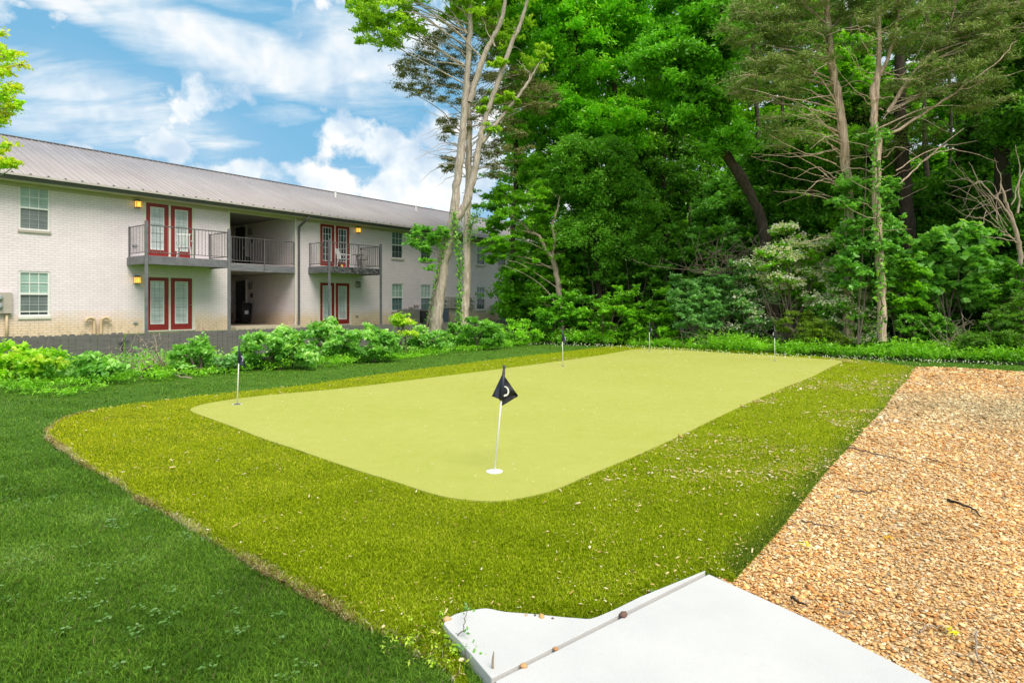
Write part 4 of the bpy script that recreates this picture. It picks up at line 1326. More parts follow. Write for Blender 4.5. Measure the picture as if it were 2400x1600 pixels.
def sprays(clumps, rng, per, size, asp, up, pal, twig_n=7, droop=.2, jit=.10, tone=None, needle=False):
    """leaves along short twigs that fan out from every clump"""
    CC, CO, AX = [], [], []
    TV, TF, nv = [], [], 0
    for (c, r) in clumps:
        r = np.asarray(r) * np.ones(3)
        base_t = rng.uniform(.0, .55) if tone is None else tone + rng.uniform(-.2, .25)
        for _ in range(twig_n):
            d = rng.normal(size=3); d[2] = d[2] * .6 + .05; d /= np.linalg.norm(d)
            e = c + d * r * rng.uniform(.6, 1.1); s = c - d * r * .15
            m_ = (s + e) / 2 + np.array([0, 0, .12 * r[2]])
            k = max(2, int(per / twig_n)); u = rng.random(k) ** .7
            pts = (1-u)[:, None]**2 * s + (2*u*(1-u))[:, None] * m_ + (u**2)[:, None] * e
            pts = pts + rng.normal(size=(k, 3)) * r * jit
            CC.append(pts); AX.append(np.broadcast_to(d, (k, 3)))
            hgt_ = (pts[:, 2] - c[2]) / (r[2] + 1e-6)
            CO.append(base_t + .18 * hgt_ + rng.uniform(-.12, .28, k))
            if rng.random() < .6:
                tw, tf = tube(np.array([s, m_, e]), np.array([.010, .007, .003]) * (.6 + r.mean()), 3)
                TV.append(tw); TF.append(tf + nv); nv += len(tw)
    CC = np.concatenate(CC); CO = np.concatenate(CO); AX = np.concatenate(AX)
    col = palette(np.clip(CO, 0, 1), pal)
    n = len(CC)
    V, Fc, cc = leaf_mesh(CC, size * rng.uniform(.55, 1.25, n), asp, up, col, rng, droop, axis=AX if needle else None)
    tw = (np.concatenate(TV), np.concatenate(TF)) if TV else (np.zeros((0, 3)), np.zeros((0, 4), int))
    return V, Fc, cc, tw

def wob(pts, amp, rng, k=5):
    p = spline(pts, k); n = len(p)
    o = rng.normal(size=(n, 3)) * amp; o[0] = 0; o[-1] = 0
    return p + o

def build_tree(name, label, cat, base, stems, clumps, barkmat, rng, per=160, size=.14, asp=.5, up=.35, pal=GREEN_M, twig_n=7,
               droop=.2, group=None, limb_r=.035, tone=None, needle=False, jit=.10, limbs=True, crown='crown', part_w='trunk', leafmat=None, bare=(), limb_frac=.4):
    """stems: list of (points, radii); clumps: list of (centre, radii)"""
    t = thing(name, label, cat, base, group)
    TV, TF, nv = [], [], 0
    sk = []
    for pts, rad in stems:
        p = wob(np.array(pts, float), .012, rng, 6)
        r = np.interp(np.linspace(0, 1, len(p)), np.linspace(0, 1, len(rad)), rad)
        r = r * (1 + .06 * rng.normal(size=len(r)))
        V, Fq = tube(p, r, 10)
        rr = np.repeat(r, 10)[:, None]
        V = V + rng.normal(size=V.shape) * .035 * rr
        TV.append(V); TF.append(Fq + nv); nv += len(V); sk.append(np.concatenate([p, r[:, None]], 1))
    S = np.concatenate(sk)
    BV, BF, bn = [], [], 0
    if limbs:
        for (c, r) in clumps:
            c = np.asarray(c); dz = c[2] - S[:, 2]; dist = np.linalg.norm(S[:, :3] - c, axis=1)
            if rng.random() > limb_frac: continue
            cost = dist * (1 + .9 * rng.random(len(S))) + np.where(dz < .1 * dist, .9 * dist, 0)
            j = int(np.argmin(cost)); s = S[j, :3]
            L = np.linalg.norm(c - s)
            mid = s * .5 + c * .5 + np.array([0, 0, .08 * L]) + rng.normal(size=3) * .06 * L
            p = wob([s, mid, c], .015, rng, 4)
            r0 = min(S[j, 3] * .45, limb_r * (.25 + .16 * L))
            V, Fq = tube(p, np.linspace(r0, .006, len(p)), 5)
            BV.append(V); BF.append(Fq + bn); bn += len(V)
    for pts, r0 in bare:
        p = wob(np.array(pts, float), .02, rng, 5)
        V, Fq = tube(p, np.linspace(r0, r0 * .2, len(p)), 6)
        BV.append(V); BF.append(Fq + bn); bn += len(V)
    me = mesh_np(part_w, np.concatenate(TV), [np.concatenate(TF)], smooth=True)
    link(part_w, me, barkmat, t)
    if clumps:
        V, Fc, cc, tw = sprays(clumps, rng, per, size, asp, up, pal, twig_n, droop, jit, tone, needle)
        if len(tw[0]):
            BV.append(tw[0]); BF.append(tw[1] + bn); bn += len(tw[0])
        link(crown, mesh_np(crown, V, Fc, cc), leafmat or (M['needle'] if needle else M['leaf']), t)
    if BV:
        me = mesh_np('branches', np.concatenate(BV), [np.concatenate(BF)], smooth=True)
        link('branches', me, barkmat, t)
    return t

def ell(x, y, rx, ry, Y, n, rng, cr=.5, depth=None, flat=.55, shell=.35):
    """n clumps in an ellipsoid of crown; cr = clump radius"""
    c = P(x, y, Y); r = np.array([rx * Y / F, (depth or (rx + ry) / 2 * Y / F * .9), ry * Y / F])
    q, _ = rand_in(c, r, n, rng, shell)
    q = q[q[:, 2] > .15]
    return [(k, cr * rng.uniform(.7, 1.25) * np.array([1, 1, flat])) for k in q]
def path(Y, *pts):
    return [P(x, y, Y + (d[0] if d else 0)) for x, y, *d in pts]

# ============================================================ trees
rng = np.random.default_rng(21)
lw = [0]
# 1. pair of tall trunks in the middle
Yt = 22.6
stems = [
    (path(Yt, (1016, 808), (1020, 765), (1030, 680), (1042, 600), (1058, 540), (1066, 510)), [.27, .245, .23, .215, .215, .21]),
    (path(Yt, (1064, 520), (1068, 450), (1080, 360), (1088, 260), (1096, 170), (1101, 80), (1103, -60), (1110, -260)), [.19, .16, .145, .125, .11, .10, .08, .05]),
    (path(Yt, (1066, 518), (1090, 480), (1108, 420), (1124, 340), (1141, 265), (1172, 180), (1200, 100), (1225, 40), (1250, -80), (1260, -220)), [.155, .145, .135, .115, .10, .09, .08, .07, .05, .03]),
    (path(Yt, (1100, 240), (1118, 180), (1135, 130), (1155, 90), (1172, 55), (1182, 10), (1195, -100)), [.12, .11, .10, .09, .08, .07, .03]),
    (path(Yt, (1130, 335), (1172, 280), (1215, 225), (1240, 190), (1262, 150)), [.08, .07, .06, .05, .02]),
]
cl = ell(905, 45, 90, 80, Yt, 34, rng, .55) + ell(870, 10, 60, 50, Yt, 12, rng, .5) + ell(950, -50, 110, 70, Yt, 24, rng, .6) + ell(1060, -20, 100, 60, Yt, 14, rng, .5) \
    + ell(1160, 20, 90, 80, Yt + 1, 16, rng, .5) + ell(1230, 130, 60, 60, Yt + 1, 8, rng, .45) + ell(1180, -140, 220, 90, Yt, 50, rng, .7) + ell(1030, 570, 12, 40, Yt, 2, rng, .25) \
    + ell(1165, 150, 20, 20, Yt, 4, rng, .3) + ell(1140, 250, 16, 16, Yt, 3, rng, .25) + ell(1150, 300, 20, 12, Yt, 4, rng, .25) + ell(1190, 240, 30, 20, Yt, 6, rng, .3) + ell(1110, -20, 80, 60, Yt, 14, rng, .5)
bare = [(path(Yt, (1096, 80), (1078, 55), (1060, 30), (1040, 5)), .05), (path(Yt, (1160, 110), (1145, 85), (1128, 40)), .035), (path(Yt, (1240, 170), (1222, 150), (1210, 140)), .02)]
build_tree('tall_tree', 'tall grey forked tree before the building, with yellow green leaves high on its left', 'tree', G(1016, 806), stems, cl, M['bark_grey'], rng,
           per=190, size=.17, asp=.42, pal=GREEN_Y, tone=.38, bare=bare, up=.2, droop=.5)
# its neighbour, a dying cedar
Yc = 24.2
stems = [(path(Yc, (1090, 800), (1089, 740), (1093, 650), (1095, 560), (1096, 480), (1098, 400), (1100, 300), (1096, 200), (1094, 120), (1094, 20)), [.20, .18, .165, .155, .145, .13, .11, .09, .06, .03])]
cl = ell(985, 175, 62, 62, Yc, 46, rng, .42, flat=.45) + ell(1035, 120, 60, 70, Yc, 40, rng, .42) + ell(1060, 210, 70, 45, Yc, 22, rng, .4) + ell(1045, 300, 26, 45, Yc, 16, rng, .3) + ell(1050, 385, 24, 22, Yc, 12, rng, .3) \
    + ell(1200, 200, 70, 55, Yc, 44, rng, .42) + ell(1260, 235, 60, 40, Yc, 30, rng, .4) + ell(1150, 300, 60, 50, Yc, 16, rng, .38) + ell(1165, 380, 60, 40, Yc, 22, rng, .36) + ell(1125, 110, 60, 80, Yc, 30, rng, .42) + ell(1215, 330, 50, 60, Yc, 12, rng, .35)
cl += [] 
bare = []
for k in range(46):
    y0 = rng.uniform(150, 430); sx = rng.choice([-1, 1]); L = rng.uniform(40, 130)
    bare.append((path(Yc, (1097, y0), (1097 + sx * L * .5, y0 + rng.uniform(-25, 5), rng.uniform(-1, 1)), (1097 + sx * L, y0 + rng.uniform(-35, 35), rng.uniform(-2, 2))), .022))
build_tree('cedar_tree', 'pale trunked cedar standing right behind the forked tree, with thin olive sprays', 'tree', P(1090, 805, Yc) * [1, 1, 0], stems, cl, M['bark_pale'], rng,
           per=150, size=.10, asp=.28, pal=[(.05,.065,.035),(.10,.115,.06),(.16,.17,.095),(.24,.23,.15)], tone=.4, limb_frac=.2, needle=True, bare=bare, jit=.16, up=.1)

# ivy up both trunks
def vine(pts, rr, n, label, size=.10):
    p = spline(np.array(pts), 10); i = rng.integers(0, len(p), n)
    c = p[i] + rng.normal(size=(n, 3)) * np.interp(i, np.linspace(0, len(p), len(rr)), rr)[:, None] * .5
    col = palette(rng.random(n), BRIGHT[:3] + [(.2, .40, .04)])
    V, Fc, cc = leaf_mesh(c, size * rng.uniform(.6, 1.3, n), .65, .0, col, rng, .5)
    t = thing('climbing_vine', label, 'vine', p[0])
    link('leaves', mesh_np('leaves', V, Fc, cc), M['leaf'], t)
    m = MB(); q = p + rng.normal(size=p.shape) * .03; m.tube(q, .02, 5); m.build('stem', M['twig_grey'], t, world=True)
vine(path(Yt - .35, (1073, 800), (1077, 720), (1078, 640), (1072, 560), (1064, 500)), [.15, .14, .12, .2, .1], 700, 'bright ivy hanging in a narrow column between the two tall trunks')
vine(path(Yt - .42, (1005, 770), (1012, 700), (1026, 640), (1038, 590), (1046, 545)), [.2, .1, .12, .18, .14], 260, 'sparse ivy wound around the forked grey trunk')
vine(path(Yc - .3, (1100, 560), (1108, 520), (1118, 500)), [.25, .3, .3], 260, 'small tuft of ivy on the right side of the pale cedar trunk')
# leafy branch in front of the building left of the trunk
cl = ell(990, 560, 34, 28, 21.6, 16, rng, .33) + ell(1020, 545, 26, 22, 21.8, 9, rng, .3) + ell(1000, 610, 14, 30, 21.6, 6, rng, .24) + ell(1045, 545, 22, 20, 22.2, 5, rng, .25)
build_tree('sapling', 'slim sapling beside the forked trunk, its light leaves in front of an upper window', 'tree', G(1000, 806), [(path(21.8, (1000, 806), (1004, 740), (1030, 640), (1022, 560)), [.03, .03, .02, .012])], cl, M['twig_grey'], rng,
           per=120, size=.13, asp=.45, pal=BRIGHT[:3] + [(.22, .42, .06)], tone=.4)

# 2. small tree with pale forked trunk in front of the building's far end
Y = 24.5
stems = [(path(Y, (1316, 800), (1312, 690), (1300, 625), (1294, 600)), [.13, .12, .11, .10]), (path(Y, (1294, 602), (1278, 585), (1268, 560), (1255, 548), (1220, 540)), [.09, .08, .07, .05, .02]),
         (path(Y, (1294, 602), (1300, 560), (1294, 530), (1305, 495), (1312, 460)), [.07, .06, .05, .04, .02])]
cl = ell(1220, 490, 75, 70, Y, 50, rng, .45) + ell(1170, 540, 60, 55, Y - .6, 26, rng, .42) + ell(1150, 470, 50, 45, Y, 18, rng, .4) + ell(1225, 610, 40, 35, Y - .3, 9, rng, .36) + ell(1285, 600, 45, 80, Y + .8, 36, rng, .5) \
    + ell(1290, 700, 40, 40, Y + .8, 20, rng, .45) + ell(1330, 560, 80, 100, Y + 1.4, 46, rng, .55) + ell(1165, 590, 40, 30, Y - .8, 12, rng, .36) + ell(1300, 440, 80, 60, Y + 1, 26, rng, .5)
build_tree('pale_forked_tree', 'small tree with pale crooked forked trunk, its branches hanging before the building', 'tree', P(1316, 800, Y) * [1, 1, 0], stems, cl, M['twig_pale'], rng, per=170, size=.13, asp=.45, tone=.32,
           pal=GREEN_M, limb_frac=.15)

# 3. the wood: broadleaf trees and cedars
def broad(x, yb, Y, trunk, rad, vols, label, pal, per=330, size=.17, tone=.25, brk='bark_dark', cr=.7, name='broadleaf_tree', up=.22, droop=.35, jit=.15, **kw):
    cl = []
    for v in vols:
        cx, cy, rx, ry, n = v[:5]; dy = v[5] if len(v) > 5 else 0
        cl += ell(cx, cy, rx, ry, Y + dy, int(n * 1.3), rng, cr, flat=.8)
    return build_tree(name, label, 'tree', P(x, yb, Y) * [1, 1, 0], [(path(Y, *tr), rr) for tr, rr in zip(trunk, rad)], cl, M[brk], rng, per=per, size=size, asp=.45, pal=pal, tone=tone + .08, up=up, droop=droop, jit=jit, group='trees of the wood behind the green', **kw)

broad(1425, 790, 26.5, [[(1425, 800), (1428, 650), (1422, 540), (1430, 450), (1436, 340), (1440, 200), (1446, 40), (1450, -200)], [(1428, 470), (1400, 400), (1360, 330), (1310, 260)], [(1434, 400), (1480, 320), (1530, 230), (1560, 120)]],
      [[.30, .26, .23, .2, .17, .13, .1, .04], [.12, .09, .06, .02], [.12, .1, .07, .02]],
      [(1370, 110, 130, 110, 66), (1500, 60, 120, 110, 60), (1300, 30, 90, 100, 40), (1400, -120, 260, 110, 90), (1420, 300, 110, 90, 46), (1330, 230, 80, 60, 26)],
      'big bright green maple with high crown right of the tall forked tree', [(.035,.13,.010),(.08,.26,.016),(.15,.40,.03),(.25,.52,.07)], tone=.4)
broad(1205, 790, 28, [[(1205, 800), (1200, 600), (1210, 400), (1205, 250), (1200, 60), (1205, -60)]], [[.13, .12, .11, .09, .07, .03]],
      [(1190, 60, 80, 90, 30), (1240, 190, 55, 70, 22), (1205, 300, 50, 40, 9), (1130, 10, 60, 70, 16), (1240, 400, 40, 40, 8), (1180, -80, 120, 60, 20)],
      'slender green tree seen between the forked tree and the big maple, sky showing through', GREEN_M, tone=.4, cr=.55)
broad(1500, 790, 24.8, [[(1400, 800), (1405, 690), (1398, 600), (1402, 500), (1395, 400)]], [[.16, .14, .12, .09, .04]],
      [(1400, 400, 100, 75, 60), (1450, 480, 90, 60, 40), (1340, 380, 60, 60, 22), (1400, 560, 110, 60, 36), (1480, 610, 80, 60, 30)],
      'mid-size maple with layered blue green leaves in the centre of the picture', GREEN_D, tone=.45, size=.15)
broad(1570, 790, 27, [[(1568, 800), (1562, 650), (1565, 560), (1555, 420), (1560, 260)]], [[.2, .17, .15, .12, .05]],
      [(1580, 420, 110, 90, 50), (1560, 560, 100, 80, 46), (1500, 700, 90, 50, 30), (1620, 640, 70, 60, 26), (1560, 260, 100, 80, 30)],
      'dark broadleaf tree with dull brown trunk, right of the central maple', GREEN_D, tone=.18)
broad(1800, 790, 21.5, [[(1815, 800), (1800, 640), (1785, 520), (1745, 430), (1700, 360), (1662, 290), (1650, 200), (1640, 90), (1640, -80)], [(1680, 330), (1640, 260), (1610, 220), (1590, 170)], [(1660, 280), (1672, 200), (1690, 140), (1700, 60)]],
      [[.24, .2, .18, .17, .16, .14, .11, .08, .03], [.10, .08, .06, .02], [.09, .07, .05, .02]],
      [(1660, 100, 80, 110, 60), (1640, 240, 75, 80, 40), (1560, 150, 70, 90, 34), (1700, 10, 90, 80, 34), (1690, 330, 60, 40, 16), (1600, -60, 130, 80, 40)],
      'dark leaning tree whose trunk slants up to the left', [(.025,.10,.010),(.06,.20,.018),(.11,.32,.035),(.2,.44,.08)], tone=.34, cr=.6)
broad(1720, 790, 24.5, [[(1712, 800), (1708, 650), (1716, 500), (1710, 380)]], [[.15, .13, .1, .05]],
      [(1700, 470, 70, 50, 34), (1760, 430, 70, 60, 26), (1690, 560, 80, 60, 34), (1780, 540, 60, 50, 24)],
      'young maple with bright layered leaves under the leaning tree', BRIGHT[:3] + [(.14, .38, .06)], tone=.3, cr=.5)
broad(1880, 760, 23.5, [[(1900, 780), (1898, 640), (1890, 520), (1905, 440), (1900, 300)]], [[.12, .11, .1, .09, .04]],
      [(1860, 620, 70, 60, 30), (1880, 520, 80, 60, 40), (1840, 380, 80, 80, 44), (1780, 450, 60, 60, 20)],
      'thin pale trunk with few leaves between the leaning tree and the cedars', GREEN_D, tone=.25, brk='twig_pale', cr=.5)

def cedar(x, Y, pts, rads, vols, label, bare, brk='bark_cedar', **kw):
    cl = []
    for v in vols:
        cx, cy, rx, ry, n = v[:5]
        cl += ell(cx, cy, rx, ry, Y, n, rng, .5, flat=.5, shell=.2)
    return build_tree('cedar_tree', label, 'tree', P(x, 800, Y) * [1, 1, 0], [(path(Y, *p), r) for p, r in zip(pts, rads)], cl, M[brk], rng, per=260, size=.12, asp=.16, pal=OLIVE, tone=.42, needle=True, jit=.16, up=.1, twig_n=11, limb_frac=.25,
                      bare=bare, group='trees of the wood behind the green', **kw)
def dead_limbs(Y, xc, ys, n, Lr, tilt=0):
    out = []
    for _ in range(n):
        y0 = rng.uniform(*ys); sx = rng.choice([-1, 1]); L = rng.uniform(*Lr); d = rng.uniform(-1.8, .5)
        p = [(xc, y0), (xc + sx * L * .45, y0 + rng.uniform(-30, 20) - tilt * L * .2, d * .5), (xc + sx * L, y0 + rng.uniform(-70, 40) - tilt * L * .5, d)]
        out.append((path(Y, *p), rng.uniform(.008, .019)))
    return out
cedar(1990, 18.2, [[(1990, 800), (1988, 700), (1992, 600), (1990, 500), (1984, 420), (1978, 330), (1965, 240), (1952, 160), (1942, 80), (1935, -60)]], [[.155, .15, .145, .14, .135, .13, .12, .11, .09, .06]],
      [(1850, 110, 110, 80, 46), (1950, 0, 120, 50, 34), (1800, 190, 90, 60, 36), (1770, 60, 90, 60, 40), (1850, 300, 70, 60, 16), (1930, -60, 200, 70, 60)],
      'tan trunked cedar with peeling bark, left one of the front pair', dead_limbs(18.2, 1960, (150, 560), 26, (60, 220)))
cedar(2062, 17.4, [[(2068, 800), (2064, 650), (2060, 560), (2054, 450), (2056, 330), (2048, 300), (2052, 230), (2060, 120), (2056, -60)], [(2050, 260), (2046, 210), (2080, 140), (2102, 60), (2110, -40)], [(2080, 265), (2120, 200), (2160, 150), (2220, 80), (2240, 0)]],
      [[.125, .12, .115, .11, .105, .10, .09, .07, .05], [.07, .065, .055, .04, .03], [.055, .05, .045, .035, .02]],
      [(2130, 70, 140, 60, 44), (2260, 100, 110, 80, 44), (2060, -10, 90, 50, 20), (2200, 190, 110, 50, 30), (2330, 30, 120, 80, 50), (2180, -60, 220, 60, 60), (2290, 220, 80, 50, 18)],
      'pale cedar with one long bare limb slanting up to the right', dead_limbs(17.4, 2070, (60, 520), 24, (60, 200), .5) +
      [(path(17.4, (2062, 328), (2080, 318), (2160, 270), (2240, 215, -.3), (2330, 150, -.6), (2385, 95, -.8)), .055), (path(17.4, (2240, 215, -.3), (2310, 190, -.5), (2400, 165, -.8)), .02),
       (path(17.4, (2075, 450), (2110, 430), (2160, 380), (2260, 300, -.3)), .035), (path(17.4, (2100, 400), (2180, 350), (2290, 330)), .02), (path(17.4, (2160, 380), (2230, 350), (2340, 380)), .018)])
cedar(2125, 21, [[(2135, 800), (2132, 600), (2120, 450), (2112, 350), (2108, 240), (2110, 100)]], [[.26, .24, .23, .22, .2, .15]], [(2110, 250, 110, 60, 20), (2020, 330, 80, 60, 14), (2160, 330, 90, 50, 14)],
      'straight dark grey trunk standing behind the long bare limb', dead_limbs(21, 2120, (150, 500), 10, (60, 160)), brk='bark_dark')
cedar(2345, 19.5, [[(2365, 800), (2358, 640), (2352, 480), (2348, 330), (2345, 200), (2340, 0)]], [[.26, .25, .24, .22, .2, .15]], [(2360, 250, 90, 70, 22), (2300, 150, 80, 60, 20), (2400, 60, 100, 90, 30)],
      'thick dark trunk close to the right edge of the wood', dead_limbs(19.5, 2350, (200, 560), 12, (50, 170)), brk='bark_dark')
# nearly leafless small tree at the right edge
Y = 16.5
bare = [(path(Y, (2372, 520), (2340, 470), (2300, 430), (2270, 380)), .03), (path(Y, (2378, 560), (2350, 545), (2320, 520), (2280, 505)), .022), (path(Y, (2390, 570), (2350, 560), (2300, 553)), .02), (path(Y, (2385, 500), (2390, 420), (2380, 340)), .03),
        (path(Y, (2340, 470), (2345, 420), (2330, 370)), .018), (path(Y, (2300, 430), (2270, 420), (2230, 370)), .012), (path(Y, (2370, 480), (2400, 400), (2440, 330)), .02)]
bare += [(path(Y, (2372 - rng.uniform(0, 60), rng.uniform(440, 560)), (2330 - rng.uniform(0, 60), rng.uniform(420, 560)), (2270 - rng.uniform(0, 60), rng.uniform(380, 580))), .01) for _ in range(12)]
build_tree('bare_tree', 'leafless small tree with pale spreading twigs at the right edge', 'tree', P(2398, 860, Y) * [1, 1, 0], [(path(Y, (2398, 855), (2395, 700), (2392, 600), (2380, 540), (2360, 480), (2345, 430)), [.07, .065, .06, .05, .04, .02])],
           [], M['twig_pale'], rng, bare=bare, group='trees of the wood behind the green')
broad(2250, 760, 22, [[(2240, 790), (2245, 640), (2240, 480), (2250, 330)]], [[.16, .14, .12, .05]],
      [(2250, 470, 120, 70, 60), (2330, 350, 90, 80, 40), (2200, 560, 100, 50, 40), (2340, 520, 80, 70, 36), (2100, 480, 60, 60, 20), (2330, 220, 80, 60, 24)],
      'dark maple with layered leaves behind the bare limb at right', GREEN_D, tone=.3, cr=.6)
broad(2060, 760, 22.5, [[(2020, 790), (2022, 640), (2018, 480), (2030, 330)]], [[.14, .12, .1, .05]],
      [(2010, 420, 90, 80, 48), (1920, 340, 90, 90, 44), (2030, 540, 80, 70, 48), (1950, 630, 90, 60, 46), (2060, 260, 90, 80, 30), (1960, 180, 100, 90, 30)],
      'broadleaf tree filling the space behind the two front cedars', GREEN_M, tone=.22, cr=.55)
broad(2520, 760, 18, [[(2520, 860), (2510, 640), (2530, 400), (2520, 100)]], [[.2, .18, .14, .06]],
      [(2480, 300, 130, 130, 50), (2500, 100, 150, 120, 50), (2470, 560, 100, 120, 40), (2560, -100, 150, 100, 30)],
      'leafy tree half cut off by the right picture edge', GREEN_D, tone=.25)
# ivy leaves on the cedars
def ivy_on(Y, pts, n, label):
    vine(path(Y, *pts), [.22, .16, .2, .12], n, label, .12)
ivy_on(17.9, [(1992, 760), (1990, 600), (1986, 480), (1980, 400)], 240, 'broad ivy leaves climbing the left front cedar')
ivy_on(17.1, [(2066, 760), (2060, 600), (2056, 450), (2052, 300)], 380, 'dense ivy climbing the right front cedar')

# ------------------------------------------------------------ far wood as one mass
def mass(name, vols, label, cat, pal, per, size, cr, tone, up=.3, seed=5):
    rg = np.random.default_rng(seed); cl = []
    for (x, y, rx, ry, Y, n) in vols:
        cl += ell(x, y, rx, ry, Y, n, rg, cr, depth=2.0)
    V, Fc, cc, tw = sprays(cl, rg, per, size, .5, up, pal, 6, .2, .14, tone)
    o = link(name, mesh_np(name, V, Fc, cc), M['leaf'])
    tag(o, label, cat, kind='stuff')
vols = []
for i in range(16):
    x = 1240 + i * 95
    vols += [(x, 690, 80, 80, 29 + (i % 3) * 1.5, 56), (x + 30, 590, 80, 80, 31 + (i % 2) * 2, 46), (x, 440, 90, 90, 33, 42), (x - 20, 270, 90, 100, 33, 34), (x, 90, 100, 110, 32, 26), (x, -80, 100, 90, 31, 16)]
mass('distant_woodland', vols, 'dim mass of leaves deep in the wood behind the front trees', 'woodland', GREEN_M, 240, .26, 1.0, .32)
m = None
# far trunks inside it, one thing each
for i, (x, r_) in enumerate([(1345, .12), (1480, .14), (1610, .16), (1655, .12), (1760, .17), (1835, .13), (1925, .12), (2005, .15), (2185, .17), (2290, .18), (2210, .11), (2420, .18)]):
    Y = 26.5 + (i * 7 % 5) * .9
    t = thing('far_tree', ['bare dark trunk standing deep in the shade of the wood'][0], 'tree', P(x, 800, Y) * [1, 1, 0], 'dark trunks deep in the wood')
    p = wob(np.array(path(Y, (x, 790), (x + rng.uniform(-12, 12), 560), (x + rng.uniform(-25, 25), 300), (x + rng.uniform(-30, 30), -120))), .03, rng, 5)
    V, Fq = tube(p, np.linspace(r_, r_ * .4, len(p)), 8)
    link('trunk', mesh_np('trunk', V, [Fq], smooth=True), M['bark_dark'], t)
    BV, BF, bn = [], [], 0
    for _ in range(9):
        j = rng.integers(3, len(p) - 1); s = p[j]; L = rng.uniform(.8, 2.2); a = rng.uniform(0, 6.28)
        e = s + np.array([math.cos(a) * L, math.sin(a) * L, rng.uniform(-.2, .8) * L])
        V, Fq = tube(wob([s, (s + e) / 2 + [0, 0, .1], e], .02, rng, 3), np.linspace(.03, .006, 7), 4); BV.append(V); BF.append(Fq + bn); bn += len(V)
    link('branches', mesh_np('branches', np.concatenate(BV), [np.concatenate(BF)]), M['bark_dark'], t)

# ============================================================ shrubs of the wood edge
def shrub(x, yb, Y, vols, label, pal, name='shrub', per=230, size=.115, asp=.5, cr=.3, tone=.3, flowers=0, brk='twig_grey', up=.3, needle=False, group='bushes along the wood edge', nst=7, cat='bush', droop=.2, jit=.10):
    cl = []
    for v in vols:
        cx, cy, rx, ry, n = v[:5]; dy = v[5] if len(v) > 5 else 0
        cl += ell(cx, cy, rx, ry, Y + dy, n, rng, cr, flat=.7)
    base = P(x, yb, Y) * [1, 1, 0]
    st = []
    for k in range(nst):
        c = cl[rng.integers(0, len(cl))][0]; b_ = base + np.array([rng.normal() * .12 * nst / 4, rng.normal() * .1, 0])
        st.append(([b_, b_ * .5 + c * .5 + np.array([0, 0, .15]), c], [.028, .02, .008]))
    t = build_tree(name, label, cat, base, st, cl, M[brk], rng, per=per, size=size, asp=asp, pal=pal, tone=tone, up=up, group=group, needle=needle, limb_r=.015, part_w='stems', crown='foliage', droop=droop, jit=jit)
    if flowers:
        pts = []
        for (c, r) in cl:
            k = rng.integers(0, flowers * 2)
            d = rng.normal(size=(k, 3)); d[:, 2] = np.abs(d[:, 2]); d[:, 1] -= .5; d /= np.linalg.norm(d, axis=1, keepdims=True)
            pts.append(c + d * r * rng.uniform(.7, 1.15, (k, 1)))
        pts = np.concatenate(pts); pts = np.repeat(pts, 3, 0) + rng.normal(size=(len(pts) * 3, 3)) * .03
        col = np.full((len(pts), 3), .86) * rng.uniform(.75, 1.1, (len(pts), 1)) * np.array([1, 1, .85])
        V, Fc, cc = leaf_mesh(pts, np.full(len(pts), .07), .8, .4, col, rng, 0)
        cc = np.repeat(np.stack([rng.uniform(.78, .88, len(pts))] * 3, 1) * [1, 1, .94], 4, 0)
        link('blossom', mesh_np('blossom', V, Fc, cc), M['leaf'], t)
    return t
HON = GREEN_G
shrub(2010, 800, 17.6, [(1990, 640, 40, 50, 12), (2000, 560, 30, 50, 8), (2040, 600, 40, 60, 16), (2075, 500, 40, 60, 14), (2050, 430, 40, 40, 10), (1985, 470, 30, 50, 7), (2080, 620, 40, 60, 14), (2090, 560, 40, 30, 8), (2040, 330, 40, 22, 6)], 'ivy and young maple leaves half hiding the two front cedar trunks',
      BRIGHT[:3] + [(.16, .42, .06)], tone=.3, size=.17, cr=.34, per=130, name='maple_sapling', group=None, nst=2)
shrub(2130, 800, 17.8, [(2120, 700, 50, 40, 20), (2140, 640, 40, 50, 14)], 'leafy shrub just left of the large leaved one', GREEN_M, tone=.35, size=.14, cr=.34, name='bush')
shrub(1290, 800, 22.4, [(1305, 740, 55, 50, 36), (1350, 720, 60, 45, 30), (1270, 785, 40, 20, 12)], 'bright green bush under the pale forked tree, by the building corner', [(.03,.10,.01),(.06,.19,.015),(.10,.28,.025),(.20,.42,.06)], tone=.4, name='bush')
shrub(1420, 800, 21.8, [(1420, 750, 70, 50, 44), (1470, 720, 60, 50, 30), (1380, 790, 60, 22, 16)], 'rounded green bush in the centre behind the third flagstick', GREEN_M, tone=.4, name='bush')
shrub(1530, 805, 21.2, [(1530, 760, 60, 50, 40), (1560, 720, 50, 50, 26)], 'leafy bush directly behind the farthest flagstick', GREEN_M, tone=.36, name='bush')
shrub(1640, 810, 20.6, [(1640, 730, 70, 75, 60), (1700, 690, 80, 70, 50), (1600, 690, 50, 50, 24), (1690, 790, 70, 30, 24)], 'large grey green honeysuckle bush left of the white blossoms', HON, tone=.55, size=.09, name='bush')
shrub(1760, 815, 20.0, [(1760, 740, 60, 70, 44), (1740, 650, 50, 40, 20), (1800, 790, 60, 30, 20)], 'grey green bush with scattered white blossoms, left of the tall blossoming one', HON, tone=.52, size=.09, flowers=9, name='flowering_shrub')
shrub(1850, 800, 19.2, [(1850, 600, 60, 30, 22), (1900, 570, 50, 24, 18), (1800, 610, 40, 25, 12), (1920, 640, 60, 30, 18), (1990, 600, 40, 25, 10), (1830, 660, 60, 30, 14), (1840, 550, 40, 30, 8)], 'tall white blossoming shrub in front of the left cedar', GREEN_M, tone=.45, size=.09, flowers=26, name='flowering_shrub')
